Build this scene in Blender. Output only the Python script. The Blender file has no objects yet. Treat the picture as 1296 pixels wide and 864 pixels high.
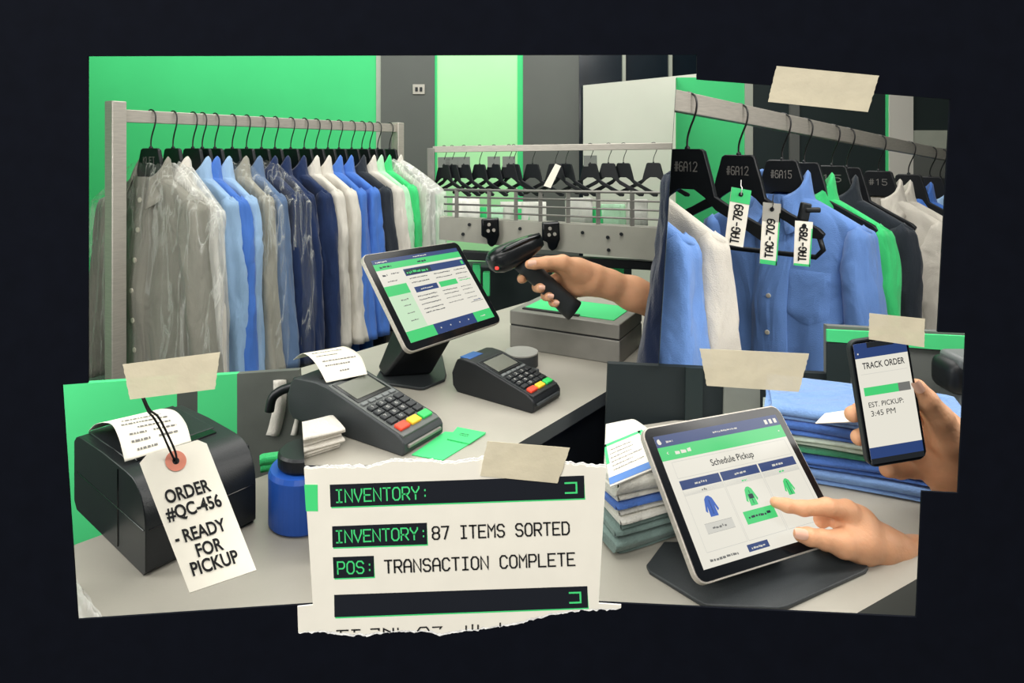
import bpy, bmesh, math, random
import numpy as np
from mathutils import Vector, Matrix, noise
from mathutils.geometry import tessellate_polygon

SC = bpy.context.scene
COL = SC.collection
R0 = random.Random(7)
PI = math.pi

# ------------------------------------------------------------------ camera
F, CX, HY, CZ = 800.0, 648.0, 190.0, 1.45      # focal length and horizon in pixels of a 1296 px wide frame
cd = bpy.data.cameras.new('camera')
cd.sensor_width = 36.0
cd.lens = F / 1296 * 36
cd.shift_y = -(432 - HY) / 1296
cd.clip_start = 0.02
cam = bpy.data.objects.new('camera', cd)
COL.objects.link(cam)
cam.location = (0, 0, CZ)
cam.rotation_euler = (PI / 2, 0, 0)
SC.camera = cam


def P(px, py, y):
    return Vector(((px - CX) / F * y, y, CZ - (py - HY) / F * y))


def PZ(px, py, z):
    y = (CZ - z) * F / (py - HY)
    return P(px, py, y)


def on_plane(px, py, co, no):
    d = Vector(((px - CX) / F, 1, -(py - HY) / F))
    c = Vector((0, 0, CZ))
    return c + d * ((co - c).dot(no) / d.dot(no))


def side_plane(p1, p2):
    """the vertical-ish plane of a partition that runs from the board straight back; returns point, normal"""
    c = Vector((0, 0, CZ))
    a, b = P(*p1, 1.0), P(*p2, 1.0)
    return c, (a - c).cross(b - c).normalized()


# ------------------------------------------------------------------ materials
def lin(c):
    if isinstance(c, str):
        c = tuple(int(c[i:i + 2], 16) for i in (0, 2, 4))
    f = lambda v: v / 12.92 if v <= .04045 else ((v + .055) / 1.055) ** 2.4
    return tuple(f(x / 255) for x in c)


MATS = {}


def mat(name, c, rough=.6, metal=0.0, var=.06, scale=18, bump=0.0, bscale=200, emit=0.0, spec=.4, sheen=0, sss=0, stretch=None, alpha=1.0, coat=0, wrinkle=0):
    if name in MATS:
        return MATS[name]
    m = bpy.data.materials.new(name)
    m.use_nodes = True
    nt = m.node_tree
    b = nt.nodes['Principled BSDF']
    col = (*lin(c), 1)
    tc = nt.nodes.new('ShaderNodeTexCoord')
    src = tc.outputs['Object']
    if stretch:
        mp = nt.nodes.new('ShaderNodeMapping')
        mp.inputs['Scale'].default_value = stretch
        nt.links.new(src, mp.inputs[0])
        src = mp.outputs[0]
    b.inputs['Base Color'].default_value = col
    if var > 0:
        n = nt.nodes.new('ShaderNodeTexNoise')
        n.inputs['Scale'].default_value = scale
        n.inputs['Detail'].default_value = 4
        nt.links.new(src, n.inputs['Vector'])
        r = nt.nodes.new('ShaderNodeMapRange')
        r.inputs['From Min'].default_value = .3
        r.inputs['From Max'].default_value = .7
        r.inputs['To Min'].default_value = 1 - var
        r.inputs['To Max'].default_value = 1 + var
        nt.links.new(n.outputs['Fac'], r.inputs['Value'])
        mx = nt.nodes.new('ShaderNodeMix')
        mx.data_type = 'RGBA'
        mx.blend_type = 'MULTIPLY'
        mx.inputs[0].default_value = 1
        mx.inputs[6].default_value = col
        nt.links.new(r.outputs[0], mx.inputs[7])
        nt.links.new(mx.outputs[2], b.inputs['Base Color'])
    b.inputs['Roughness'].default_value = rough
    b.inputs['Metallic'].default_value = metal
    b.inputs['Specular IOR Level'].default_value = spec
    if sheen:
        b.inputs['Sheen Weight'].default_value = sheen
    if coat:
        b.inputs['Coat Weight'].default_value = coat
    if sss:
        b.inputs['Subsurface Weight'].default_value = sss
        b.inputs['Subsurface Radius'].default_value = (1, .35, .2)
        b.inputs['Subsurface Scale'].default_value = .006
    if alpha < 1:
        b.inputs['Alpha'].default_value = alpha
    if bump:
        n2 = nt.nodes.new('ShaderNodeTexNoise')
        n2.inputs['Scale'].default_value = bscale
        n2.inputs['Detail'].default_value = 3
        nt.links.new(src, n2.inputs['Vector'])
        bp = nt.nodes.new('ShaderNodeBump')
        bp.inputs['Strength'].default_value = bump
        bp.inputs['Distance'].default_value = .004
        nt.links.new(n2.outputs['Fac'], bp.inputs['Height'])
        nt.links.new(bp.outputs[0], b.inputs['Normal'])
        if wrinkle:
            m3 = nt.nodes.new('ShaderNodeMapping')
            m3.inputs['Scale'].default_value = (1, 1, .38)
            nt.links.new(tc.outputs['Object'], m3.inputs[0])
            n3 = nt.nodes.new('ShaderNodeTexNoise')
            n3.inputs['Scale'].default_value = 11
            n3.inputs['Detail'].default_value = 2.5
            n3.inputs['Distortion'].default_value = .8
            nt.links.new(m3.outputs[0], n3.inputs['Vector'])
            b3 = nt.nodes.new('ShaderNodeBump')
            b3.inputs['Strength'].default_value = wrinkle
            b3.inputs['Distance'].default_value = .05
            nt.links.new(n3.outputs['Fac'], b3.inputs['Height'])
            nt.links.new(b3.outputs[0], bp.inputs['Normal'])
    if emit:
        b.inputs['Emission Color'].default_value = col
        b.inputs['Emission Strength'].default_value = emit
        b.inputs['Base Color'].default_value = (0.01, 0.01, 0.01, 1)
        for l in list(b.inputs['Base Color'].links):
            nt.links.remove(l)
    MATS[name] = m
    return m


def film(name, c, lo, hi, rough=.18, scale=14, stretch=(1, 1, .35), bump=.5, width=.07):
    """thin clear film: mostly see-through with milky creases and painted glints"""
    m = bpy.data.materials.new(name)
    m.use_nodes = True
    nt = m.node_tree
    b = nt.nodes['Principled BSDF']
    b.inputs['Base Color'].default_value = (*lin(c), 1)
    b.inputs['Roughness'].default_value = rough
    b.inputs['Specular IOR Level'].default_value = .6
    tc = nt.nodes.new('ShaderNodeTexCoord')
    mp = nt.nodes.new('ShaderNodeMapping')
    mp.inputs['Scale'].default_value = stretch
    nt.links.new(tc.outputs['Object'], mp.inputs[0])
    n = nt.nodes.new('ShaderNodeTexNoise')
    n.inputs['Scale'].default_value = scale
    n.inputs['Detail'].default_value = 5
    n.inputs['Distortion'].default_value = 1.2
    nt.links.new(mp.outputs[0], n.inputs['Vector'])
    # ridges: creases, whitened to paint in glints, where the noise passes its middle value
    s = nt.nodes.new('ShaderNodeMath'); s.operation = 'SUBTRACT'; s.inputs[1].default_value = .5
    nt.links.new(n.outputs['Fac'], s.inputs[0])
    a = nt.nodes.new('ShaderNodeMath'); a.operation = 'ABSOLUTE'
    nt.links.new(s.outputs[0], a.inputs[0])
    r = nt.nodes.new('ShaderNodeMapRange')
    r.inputs['From Min'].default_value = 0
    r.inputs['From Max'].default_value = width
    r.inputs['To Min'].default_value = hi
    r.inputs['To Max'].default_value = lo
    nt.links.new(a.outputs[0], r.inputs['Value'])
    nt.links.new(r.outputs[0], b.inputs['Alpha'])
    bp = nt.nodes.new('ShaderNodeBump')
    bp.inputs['Strength'].default_value = bump
    bp.inputs['Distance'].default_value = .01
    nt.links.new(n.outputs['Fac'], bp.inputs['Height'])
    nt.links.new(bp.outputs[0], b.inputs['Normal'])
    MATS[name] = m
    return m


def fabric(name, c, var=.07):
    return mat('cloth_' + name, c, rough=.85, var=var, scale=9, bump=.35, bscale=420, sheen=.2, spec=.15, wrinkle=.55)


M_BOARD = mat('navy_board', (10, 13, 22), rough=.9, var=.12, scale=60, spec=.1)
M_STEEL = mat('brushed_steel', (186, 180, 170), rough=.42, metal=.35, var=.1, scale=30, stretch=(1, 1, 12), bump=.05)
M_STEELD = mat('dull_steel', (134, 132, 126), rough=.45, metal=.3, var=.1, scale=20)
M_BEAM = mat('painted_beam', (172, 170, 158), rough=.5, metal=.2, var=.07, scale=9)
M_WIRE = mat('hook_wire', (70, 70, 70), rough=.3, metal=.9, var=0)
M_BLACK = mat('black_plastic', (22, 25, 28), rough=.42, var=.1, scale=40)
M_HANG = mat('hanger_plastic', (17, 20, 24), rough=.45, var=.12, scale=40)
M_GLOSS = mat('gloss_black', (13, 16, 20), rough=.16, var=0, spec=.5)
M_DARK = mat('dark_plastic', (38, 42, 44), rough=.45, var=.08, scale=30, bump=.1, bscale=600)
M_CHAR = mat('charcoal_plastic', (52, 56, 58), rough=.5, var=.08, scale=30, bump=.1, bscale=600)
M_CTOP = mat('counter_top', (166, 162, 151), rough=.42, var=.05, scale=12, bump=.04, bscale=300)
M_CEDGE = mat('counter_edge', (74, 78, 78), rough=.5, var=.05)
M_PAPER = mat('cream_paper', (244, 239, 224), rough=.9, var=.025, scale=40, spec=.1)
M_WHITE = mat('torn_white', (250, 249, 245), rough=.95, var=.05, scale=90, bump=.5, bscale=300)
M_INK = mat('black_ink', (14, 14, 16), rough=.8, var=.05)
M_NAVYINK = mat('navy_ink', (11, 17, 28), rough=.8, var=.06)
M_GREENINK = mat('green_ink', (72, 222, 128), rough=.8, var=.03)
M_GREYINK = mat('grey_ink', (120, 118, 114), rough=.8, var=.05)
M_TAPE = mat('masking_tape', (228, 218, 190), rough=.75, var=.05, scale=60, alpha=.80, bump=.15, bscale=120)
M_GREEN = mat('green_wall', (74, 212, 130), rough=.8, var=.03, scale=3)
M_SKIN = mat('skin', (214, 160, 122), rough=.5, var=.06, scale=35, bump=.12, bscale=260, sss=.15, spec=.35)
M_NAIL = mat('nail', (232, 184, 160), rough=.3, var=.03)
M_GCARD = mat('green_card', (70, 205, 122), rough=.6, var=.04)
M_FLOOR = mat('floor', (78, 82, 80), rough=.6, var=.08, scale=4)
M_CEIL = mat('ceiling', (190, 190, 184), rough=.9, var=.02)
M_FILM = film('clear_film', (230, 232, 224), .045, .36, scale=12, stretch=(1, 1, .15), bump=.8, rough=.12, width=.03)
M_FILMW = film('milky_film', (240, 240, 234), .40, .72, scale=12, stretch=(1, 1, .2), bump=.7, width=.04)


# ------------------------------------------------------------------ object helpers
def thing(name, label, cat, loc, X=None, Y=None, group=None):
    """an Empty at the base of a thing; X / Y give the thing's own axes"""
    o = bpy.data.objects.new(name, None)
    o.empty_display_size = .02
    COL.objects.link(o)
    loc = Vector(loc)
    if X is not None:
        x = Vector(X).normalized()
        if Y is None:
            z = Vector((0, 0, 1))
            y = z.cross(x).normalized()
            x = y.cross(z)
        else:
            y = Vector(Y)
            y = (y - x * y.dot(x)).normalized()
            z = x.cross(y)
        m = Matrix((x, y, z)).transposed().to_4x4()
    else:
        m = Matrix.Identity(4)
    m.translation = loc
    o.matrix_world = m
    o['mw'] = [v for r in m for v in r]
    tag(o, label, cat, group)
    return o


def tag(o, label, cat, group=None):
    o['label'] = label
    o['category'] = cat
    if group:
        o['group'] = group
    return o


def frame(o):
    while 'mw' not in o:
        o = o.parent
    v = list(o['mw'])
    return Matrix([v[i * 4:i * 4 + 4] for i in range(4)])


class MB:
    """collects geometry in world coordinates (or in a frame's own, with at=frame)"""

    def __init__(self, at=None):
        self.v, self.f, self.m = [], [], []
        self.at = at

    def add(self, vs, fs, mi=0):
        b = len(self.v)
        if self.at is not None:
            vs = [self.at @ Vector(p) for p in vs]
        self.v += [Vector(p) for p in vs]
        self.f += [tuple(b + i for i in f) for f in fs]
        self.m += [mi] * len(fs)
        return self

    def grid(self, rows, mi=0, closed=False, caps=False):
        nr, nc = len(rows), len(rows[0])
        vs = [p for r in rows for p in r]
        fs = []
        for i in range(nr - 1):
            for j in range(nc if closed else nc - 1):
                k = (j + 1) % nc
                fs.append((i * nc + j, i * nc + k, (i + 1) * nc + k, (i + 1) * nc + j))
        if caps:
            fs.append(tuple(reversed(range(nc))))
            fs.append(tuple((nr - 1) * nc + j for j in range(nc)))
        return self.add(vs, fs, mi)

    def box(self, c, s, mi=0, X=(1, 0, 0), Y=(0, 1, 0)):
        x, y = Vector(X).normalized(), Vector(Y).normalized()
        z = x.cross(y)
        c = Vector(c)
        vs = [c + x * (a * s[0] / 2) + y * (b * s[1] / 2) + z * (d * s[2] / 2) for d in (-1, 1) for b in (-1, 1) for a in (-1, 1)]
        return self.add(vs, [(0, 2, 3, 1), (4, 5, 7, 6), (0, 1, 5, 4), (2, 6, 7, 3), (0, 4, 6, 2), (1, 3, 7, 5)], mi)

    def prism(self, pts, d, mi=0):
        """extrude a planar outline (list of 3D points) by vector d"""
        pts = [Vector(p) for p in pts]
        d = Vector(d)
        n = len(pts)
        tris = tessellate_polygon([pts])
        fs = [tuple(t) for t in tris] + [tuple(n + i for i in reversed(t)) for t in tris]
        fs += [(i, (i + 1) % n, n + (i + 1) % n, n + i) for i in range(n)]
        return self.add(pts + [p + d for p in pts], fs, mi)

    def face(self, pts, mi=0):
        return self.add(pts, [tuple(range(len(pts)))], mi)

    def tube(self, pts, r, n=8, mi=0, closed=False):
        pts = [Vector(p) for p in pts]
        rr = r if isinstance(r, (list, tuple)) else [r] * len(pts)
        rows = []
        up = None
        for i, p in enumerate(pts):
            t = (pts[min(i + 1, len(pts) - 1)] - pts[max(i - 1, 0)])
            t = t.normalized() if t.length > 1e-9 else Vector((0, 0, 1))
            if up is None:
                up = Vector((0, 0, 1)) if abs(t.z) < .9 else Vector((1, 0, 0))
            s = t.cross(up).normalized()
            up = s.cross(t).normalized()
            rows.append([p + (s * math.cos(a) + up * math.sin(a)) * rr[i] for a in (2 * PI * k / n for k in range(n))])
        return self.grid(rows, mi, True, True)

    def loft(self, pts, ws, hs, side, n=28, e=2.5, mi=0):
        """superellipse sections: half width ws along `side`, half height hs across"""
        pts = [Vector(p) for p in pts]
        side = Vector(side).normalized()
        rows = []
        for i, p in enumerate(pts):
            t = (pts[min(i + 1, len(pts) - 1)] - pts[max(i - 1, 0)]).normalized()
            s = (side - t * side.dot(t)).normalized()
            u = s.cross(t).normalized()
            rows.append([p + s * (ws[i] * sg(math.cos(a), 2 / e)) + u * (hs[i] * sg(math.sin(a), 2 / e)) for a in (2 * PI * k / n for k in range(n))])
        return self.grid(rows, mi, True, True)

    def build(self, name, mats, parent=None, smooth=False, bevel=0, seg=2, sub=0, round_=0):
        me = bpy.data.meshes.new(name)
        inv = frame(parent).inverted() if parent is not None else None
        vs = [inv @ p for p in self.v] if inv else self.v
        me.from_pydata([tuple(p) for p in vs], [], self.f)
        mats = mats if isinstance(mats, (list, tuple)) else [mats]
        for m in mats:
            me.materials.append(m)
        me.polygons.foreach_set('material_index', self.m)
        me.validate()
        bm = bmesh.new()
        bm.from_mesh(me)
        if round_:
            bmesh.ops.remove_doubles(bm, verts=bm.verts, dist=1e-6)
        bmesh.ops.recalc_face_normals(bm, faces=bm.faces)
        bm.to_mesh(me)
        bm.free()
        if smooth:
            me.polygons.foreach_set('use_smooth', [True] * len(me.polygons))
        if round_ or bevel:
            me.polygons.foreach_set('use_smooth', [True] * len(me.polygons))
            me.set_sharp_from_angle(angle=math.radians(round_ or 32))
        o = bpy.data.objects.new(name, me)
        COL.objects.link(o)
        if parent is not None:
            o.parent = parent
        if bevel:
            b = o.modifiers.new('bevel', 'BEVEL')
            b.width = bevel
            b.segments = seg
            b.limit_method = 'ANGLE'
            b.angle_limit = math.radians(35)
            b.harden_normals = False
        if sub:
            s = o.modifiers.new('sub', 'SUBSURF')
            s.levels = s.render_levels = sub
        return o


def sg(v, e):
    return math.copysign(abs(v) ** e, v)


def clip(o, co, no):
    """cut a mesh with a plane, dropping the side the normal points to"""
    mw = Matrix.Identity(4)
    if o.parent is not None:
        mw = frame(o.parent)
    inv = mw.inverted()
    lco = inv @ Vector(co)
    lno = (inv.to_3x3() @ Vector(no)).normalized()
    bm = bmesh.new()
    bm.from_mesh(o.data)
    bmesh.ops.bisect_plane(bm, geom=bm.verts[:] + bm.edges[:] + bm.faces[:], plane_co=lco, plane_no=lno, clear_outer=True)
    bm.to_mesh(o.data)
    bm.free()
    return o


def struct(o):
    o['kind'] = 'structure'
    return o


def copy_tree(o, parent=None):
    c = o.copy()
    COL.objects.link(c)
    if parent is not None:
        c.parent = parent
    for ch in [x for x in bpy.data.objects if x.parent == o]:
        copy_tree(ch, c)
    return c


def kids(o):
    out = []
    for c in [x for x in bpy.data.objects if x.parent == o]:
        out += [c] + kids(c)
    return out


def smooth_path(pts, k=6):
    """Catmull-Rom through the points"""
    pts = [Vector(p) for p in pts]
    out = []
    for i in range(len(pts) - 1):
        a = pts[max(i - 1, 0)]; b = pts[i]; c = pts[i + 1]; d = pts[min(i + 2, len(pts) - 1)]
        for j in range(k):
            t = j / k
            out.append(.5 * ((2 * b) + (c - a) * t + (2 * a - 5 * b + 4 * c - d) * t * t + (3 * b - a - 3 * c + d) * t ** 3))
    out.append(pts[-1])
    return out


# ------------------------------------------------------------------ lettering
G = {
    'A': '0,0 0,4.4 1.2,6 2.8,6 4,4.4 4,0|0,2.6 4,2.6', 'B': '0,0 0,6 3.2,6 4,5.2 4,3.8 3.2,3 0,3|3.2,3 4,2.2 4,.8 3.2,0 0,0',
    'C': '4,1.2 2.9,0 1.1,0 0,1.2 0,4.8 1.1,6 2.9,6 4,4.8', 'D': '0,0 0,6 2.7,6 4,4.7 4,1.3 2.7,0 0,0',
    'E': '4,0 0,0 0,6 4,6|0,3 3.2,3', 'F': '0,0 0,6 4,6|0,3 3.2,3', 'G': '4,4.8 2.9,6 1.1,6 0,4.8 0,1.2 1.1,0 2.9,0 4,1.2 4,2.8 2.3,2.8',
    'H': '0,0 0,6|4,0 4,6|0,3 4,3', 'I': '.5,0 3.5,0|.5,6 3.5,6|2,0 2,6', 'J': '0,1.2 1.1,0 2.9,0 4,1.2 4,6', 'K': '0,0 0,6|4,6 0,2.6|1.4,3.6 4,0',
    'L': '0,6 0,0 4,0', 'M': '0,0 0,6 2,3.2 4,6 4,0', 'N': '0,0 0,6 4,0 4,6', 'O': '1.1,0 0,1.2 0,4.8 1.1,6 2.9,6 4,4.8 4,1.2 2.9,0 1.1,0',
    'P': '0,0 0,6 3.1,6 4,5.1 4,3.5 3.1,2.6 0,2.6', 'Q': '1.1,0 0,1.2 0,4.8 1.1,6 2.9,6 4,4.8 4,1.2 2.9,0 1.1,0|2.4,1.6 4.2,-.5',
    'R': '0,0 0,6 3.1,6 4,5.1 4,3.6 3.1,2.7 0,2.7|2,2.7 4,0', 'S': '0,1.1 1,0 3,0 4,1 4,2.1 3,3 1,3 0,3.9 0,5 1,6 3,6 4,4.9',
    'T': '0,6 4,6|2,0 2,6', 'U': '0,6 0,1.2 1.1,0 2.9,0 4,1.2 4,6', 'V': '0,6 0,4.4 2,0 4,4.4 4,6', 'W': '0,6 .8,0 2,3 3.2,0 4,6', 'X': '0,0 4,6|0,6 4,0',
    'Y': '0,6 0,5.2 2,2.8 4,5.2 4,6|2,2.8 2,0', 'Z': '0,6 4,6 0,0 4,0',
    '0': '1.1,0 0,1.2 0,4.8 1.1,6 2.9,6 4,4.8 4,1.2 2.9,0 1.1,0', '1': '.8,4.8 2.2,6 2.2,0', '2': '0,4.9 1,6 3,6 4,5 4,3.9 0,0 4,0', '3': '0,5 1,6 3,6 4,5 4,4 3,3.1 1.4,3.1|3,3.1 4,2.2 4,1 3,0 1,0 0,1',
    '4': '3,0 3,6 0,2 4,2', '5': '4,6 .3,6 .3,3.4 2.8,3.6 4,2.6 4,1 3,0 1,0 0,.9', '6': '3.6,5.6 2.6,6 1.2,6 0,4.6 0,1.1 1,0 3,0 4,1 4,2.3 3,3.3 1,3.3 0,2.5', '7': '0,6 4,6 1.6,0',
    '8': '1,3 0,2.2 0,.9 1,0 3,0 4,.9 4,2.2 3,3 1,3 0,3.9 0,5.1 1,6 3,6 4,5.1 4,3.9 3,3', '9': '.4,.4 1.4,0 2.8,0 4,1.4 4,4.9 3,6 1,6 0,5 0,3.7 1,2.7 3,2.7 4,3.5',
    ':': '2,1.3 2,1.7|2,4 2,4.4', '.': '1.8,0 2.2,0', '-': '.6,3 3.4,3', '#': '1,0 1.5,6|2.6,0 3.1,6|0,2 4,2|0,4 4,4', ' ': '', ']': '0,6 4,6 4,0 0,0',
}


def stroke_text(mb, s, o, ex, ey, width, cap, wt, mi=0, adv=5.6):
    """write s with strokes; o = lower-left, ex/ey unit vectors, width/cap in metres, wt = stroke width"""
    o, ex, ey = Vector(o), Vector(ex), Vector(ey)
    n = len(s)
    u = width / (n * adv - (adv - 4))
    w = cap / 6
    for i, ch in enumerate(s):
        for st in G.get(ch, '').split('|'):
            if not st:
                continue
            pts = [tuple(map(float, q.split(','))) for q in st.split()]
            pp = [((i * adv + x) * u, y * w) for x, y in pts]
            ribbon(mb, pp, o, ex, ey, wt, mi)


def ribbon(mb, pp, o, ex, ey, wt, mi=0):
    h = wt / 2
    n = len(pp)
    L, Rr = [], []
    clo = n > 2 and pp[0] == pp[-1]
    for i in range(n):
        a = pp[i - 1] if i > 0 else (pp[-2] if clo else None)
        b = pp[i]
        c = pp[i + 1] if i < n - 1 else (pp[1] if clo else None)

        def nrm(p, q):
            dx, dy = q[0] - p[0], q[1] - p[1]
            l = math.hypot(dx, dy) or 1
            return (-dy / l, dx / l, dx / l, dy / l)
        if a is None:
            n1 = nrm(b, c); off = (n1[0] * h, n1[1] * h); ext = (-n1[2] * h * .8, -n1[3] * h * .8)
        elif c is None:
            n1 = nrm(a, b); off = (n1[0] * h, n1[1] * h); ext = (n1[2] * h * .8, n1[3] * h * .8)
        else:
            n1, n2 = nrm(a, b), nrm(b, c)
            mx, my = n1[0] + n2[0], n1[1] + n2[1]
            l = math.hypot(mx, my) or 1
            mx, my = mx / l, my / l
            k = h / max(.5, mx * n1[0] + my * n1[1])
            off = (mx * k, my * k); ext = (0, 0)
        q = (b[0] + ext[0], b[1] + ext[1])
        L.append(o + ex * (q[0] + off[0]) + ey * (q[1] + off[1]))
        Rr.append(o + ex * (q[0] - off[0]) + ey * (q[1] - off[1]))
    mb.grid([L, Rr], mi)


CAPH = .70


def sans_text(mb, s, o, ex, ey, width, cap, mi=0, bold=0.0):
    """sans lettering fitted to width x cap, flat in the plane of ex, ey"""
    cu = bpy.data.curves.new('lettering', 'FONT')
    cu.body = s
    cu.size = 1
    cu.offset = bold
    cu.resolution_u = 4
    ob = bpy.data.objects.new('lettering', cu)
    COL.objects.link(ob)
    dg = bpy.context.evaluated_depsgraph_get()
    me = bpy.data.meshes.new_from_object(ob.evaluated_get(dg))
    xs = [v.co.x for v in me.vertices]
    x0, x1 = min(xs), max(xs)
    k = width / (x1 - x0)
    ky = cap / CAPH
    o, ex, ey = Vector(o), Vector(ex), Vector(ey)
    mb.add([o + ex * ((v.co.x - x0) * k) + ey * (v.co.y * ky) for v in me.vertices], [tuple(p.vertices) for p in me.polygons], mi)
    bpy.data.objects.remove(ob)
    bpy.data.curves.remove(cu)
    bpy.data.meshes.remove(me)


def scribble(mb, o, ex, ey, width, h, rng, mi=0):
    """illegible small print: a row of tiny dashes"""
    x = 0
    o, ex, ey = Vector(o), Vector(ex), Vector(ey)
    while x < width:
        w = min(width - x, rng.uniform(.5, 1.9) * h)
        d = rng.uniform(-.15, .15) * h
        a = o + ex * x + ey * d
        mb.face([a, a + ex * w, a + ex * w + ey * h * rng.uniform(.5, .9), a + ey * h * rng.uniform(.5, .9)], mi)
        x += w + h * rng.uniform(.2, .55)


# ------------------------------------------------------------------ hands: one continuous skin from tapered capsules
def capsule(X, a, b, ra, rb):
    a, b = np.array(a), np.array(b)
    d = b - a
    L2 = max(d @ d, 1e-12)
    t = np.clip(((X - a) @ d) / L2, 0, 1)
    q = X - a - t[..., None] * d
    return np.sqrt((q * q).sum(-1)) - (ra + (rb - ra) * t)


def smin(a, b, k):
    h = np.clip(.5 + .5 * (b - a) / k, 0, 1)
    return b + (a - b) * h - k * h * (1 - h)


def chain_sdf(X, ch, k):
    out = None
    for (a, ra), (b, rb) in zip(ch[:-1], ch[1:]):
        s = capsule(X, a, b, ra, rb)
        out = s if out is None else smin(out, s, k)
    return out


def sdf_mesh(palm, fingers, h=.0016, kp=.016, kf=.0035, kj=.007):
    """palm: chains blended softly; fingers: chains kept apart from one another but blended into the palm"""
    allp = [(np.array(p), r) for ch in palm + fingers for p, r in ch]
    lo = np.min([p - r for p, r in allp], 0) - .008
    hi = np.max([p + r for p, r in allp], 0) + .008
    n = np.ceil((hi - lo) / h).astype(int) + 1
    g = np.stack(np.meshgrid(*[lo[i] + h * np.arange(n[i]) for i in range(3)], indexing='ij'), -1)
    pv = None
    for ch in palm:
        s = chain_sdf(g, ch, kp)
        pv = s if pv is None else smin(pv, s, kp)
    v = pv
    for ch in fingers:
        v = np.minimum(v, smin(pv, chain_sdf(g, ch, kf), kj))
    # surface nets
    ins = v < 0
    acc = np.zeros(tuple(n - 1) + (3,))
    cnt = np.zeros(tuple(n - 1))
    idx = np.stack(np.meshgrid(*[np.arange(m - 1) for m in n], indexing='ij'), -1).astype(float)
    S = lambda d: tuple(slice(d[i], d[i] + n[i] - 1) for i in range(3))
    for ax in range(3):
        for p in (0, 1):
            for q in (0, 1):
                d0 = [0, 0, 0]
                o = [i for i in range(3) if i != ax]
                d0[o[0]], d0[o[1]] = p, q
                d1 = list(d0)
                d1[ax] = 1
                a, b = v[S(d0)], v[S(d1)]
                cr = (a < 0) != (b < 0)
                t = np.where(cr, a / np.where(cr, a - b, 1), 0)
                pos = idx + np.array(d0)
                pos[..., ax] += t
                acc += np.where(cr[..., None], pos, 0)
                cnt += cr
    act = cnt > 0
    ids = -np.ones(tuple(n - 1), int)
    ids[act] = np.arange(act.sum())
    verts = lo + h * (acc[act] / cnt[act][:, None])
    faces = []
    for ax in range(3):
        o = [i for i in range(3) if i != ax]
        sl = [slice(1, n[i] - 1) for i in range(3)]
        s0, s1 = list(sl), list(sl)
        s0[ax] = slice(0, n[ax] - 1)
        s1[ax] = slice(1, n[ax])
        cr = ins[tuple(s0)] != ins[tuple(s1)]
        w = np.argwhere(cr)
        off = np.array([1, 1, 1])
        off[ax] = 0
        w = w + off

        def cell(da, db):
            c = w.copy()
            c[:, o[0]] += da
            c[:, o[1]] += db
            return ids[c[:, 0], c[:, 1], c[:, 2]]
        faces.append(np.stack([cell(-1, -1), cell(0, -1), cell(0, 0), cell(-1, 0)], -1))
    return verts, np.concatenate(faces)


def person(label, loc, palm, fingers, nails, clips=(), kp=.016):
    t = thing('person', label, 'person', loc)
    v, f = sdf_mesh(palm, fingers, kp=kp)
    mb = MB()
    mb.add([tuple(p) for p in v], [tuple(int(i) for i in q) for q in f])
    o = mb.build('hand_and_forearm', M_SKIN, t, smooth=True)
    for c in clips:
        clip(o, *c)
    for tip, axis, out, s in nails:
        ax, ou = Vector(axis).normalized(), Vector(out)
        ou = (ou - ax * ou.dot(ax)).normalized()
        sd = ax.cross(ou)
        nb = MB()
        rows = []
        for i in range(7):
            a = -1 + 2 * i / 6
            rows.append([Vector(tip) + ax * (a * s * .62) + sd * (b * s * .46 * (1 - .22 * a ** 4)) + ou * (s * .10 * (1 - b * b) - .12 * s * b * b)
                         for b in (-1, -.6, -.2, .2, .6, 1)])
        nb.grid(rows)
        nb.build('fingernail', M_NAIL, t, smooth=True)
    return t


# ------------------------------------------------------------------ hangers and clothes (local frame: x across the shoulders, -y the front, z up, origin in the hook)
def make_hanger(t, bar=False, text=None, w=.195, tz=-.272):
    fr = frame(t)
    hp = [(-.021, 0, -.018), (-.0225, 0, -.002), (-.017, 0, .016), (0, 0, .0245), (.017, 0, .017), (.0235, 0, 0), (.020, 0, -.024), (.007, 0, -.055), (0, 0, -.08), (0, 0, -.112)]
    mb = MB(fr)
    mb.tube(smooth_path(hp, 4), .0024, 7)
    mb.build('hook', M_WIRE, t, smooth=True)
    half = [(.034, -.101), (.043, -.106), (.060, -.164), (.070, -.204), (.13, -.237), (w - .01, tz + .006), (w, tz - .004), (w - .006, tz - .016), (w - .03, tz - .016), (.12, -.256), (.072, -.232), (.045, -.206), (.02, -.190)]
    out = [(x, -.0065, z) for x, z in half] + [(-x, -.0065, z) for x, z in reversed(half)]
    mb = MB(fr)
    mb.prism(out, (0, .013, 0))
    b = mb.build('hanger_body', M_HANG, t, bevel=.003)
    mb = MB(fr)
    mb.tube([(0, 0, -.104), (0, 0, -.098), (0, 0, -.094)], [.006, .006, .003], 10)
    mb.build('hook_socket', M_HANG, t, smooth=True)
    if bar:
        mb = MB(fr)
        mb.loft([(-w + .012, 0, tz - .014), (-w + .004, 0, tz - .04), (-w + .02, 0, tz - .058), (0, 0, tz - .060), (w - .02, 0, tz - .058), (w - .004, 0, tz - .04), (w - .012, 0, tz - .014)], [.006] * 7, [.006] * 7, (0, 1, 0), 10, 2)
        mb.build('trouser_bar', M_HANG, t, smooth=True)
    if text:
        mb = MB(fr)
        stroke_text(mb, text, (-.028, -.0072, -.150), (1, 0, 0), (0, 0, 1), .056, .020, .0024)
        mb.build('printed_number', M_GREYINK, b)
    return t


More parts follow.
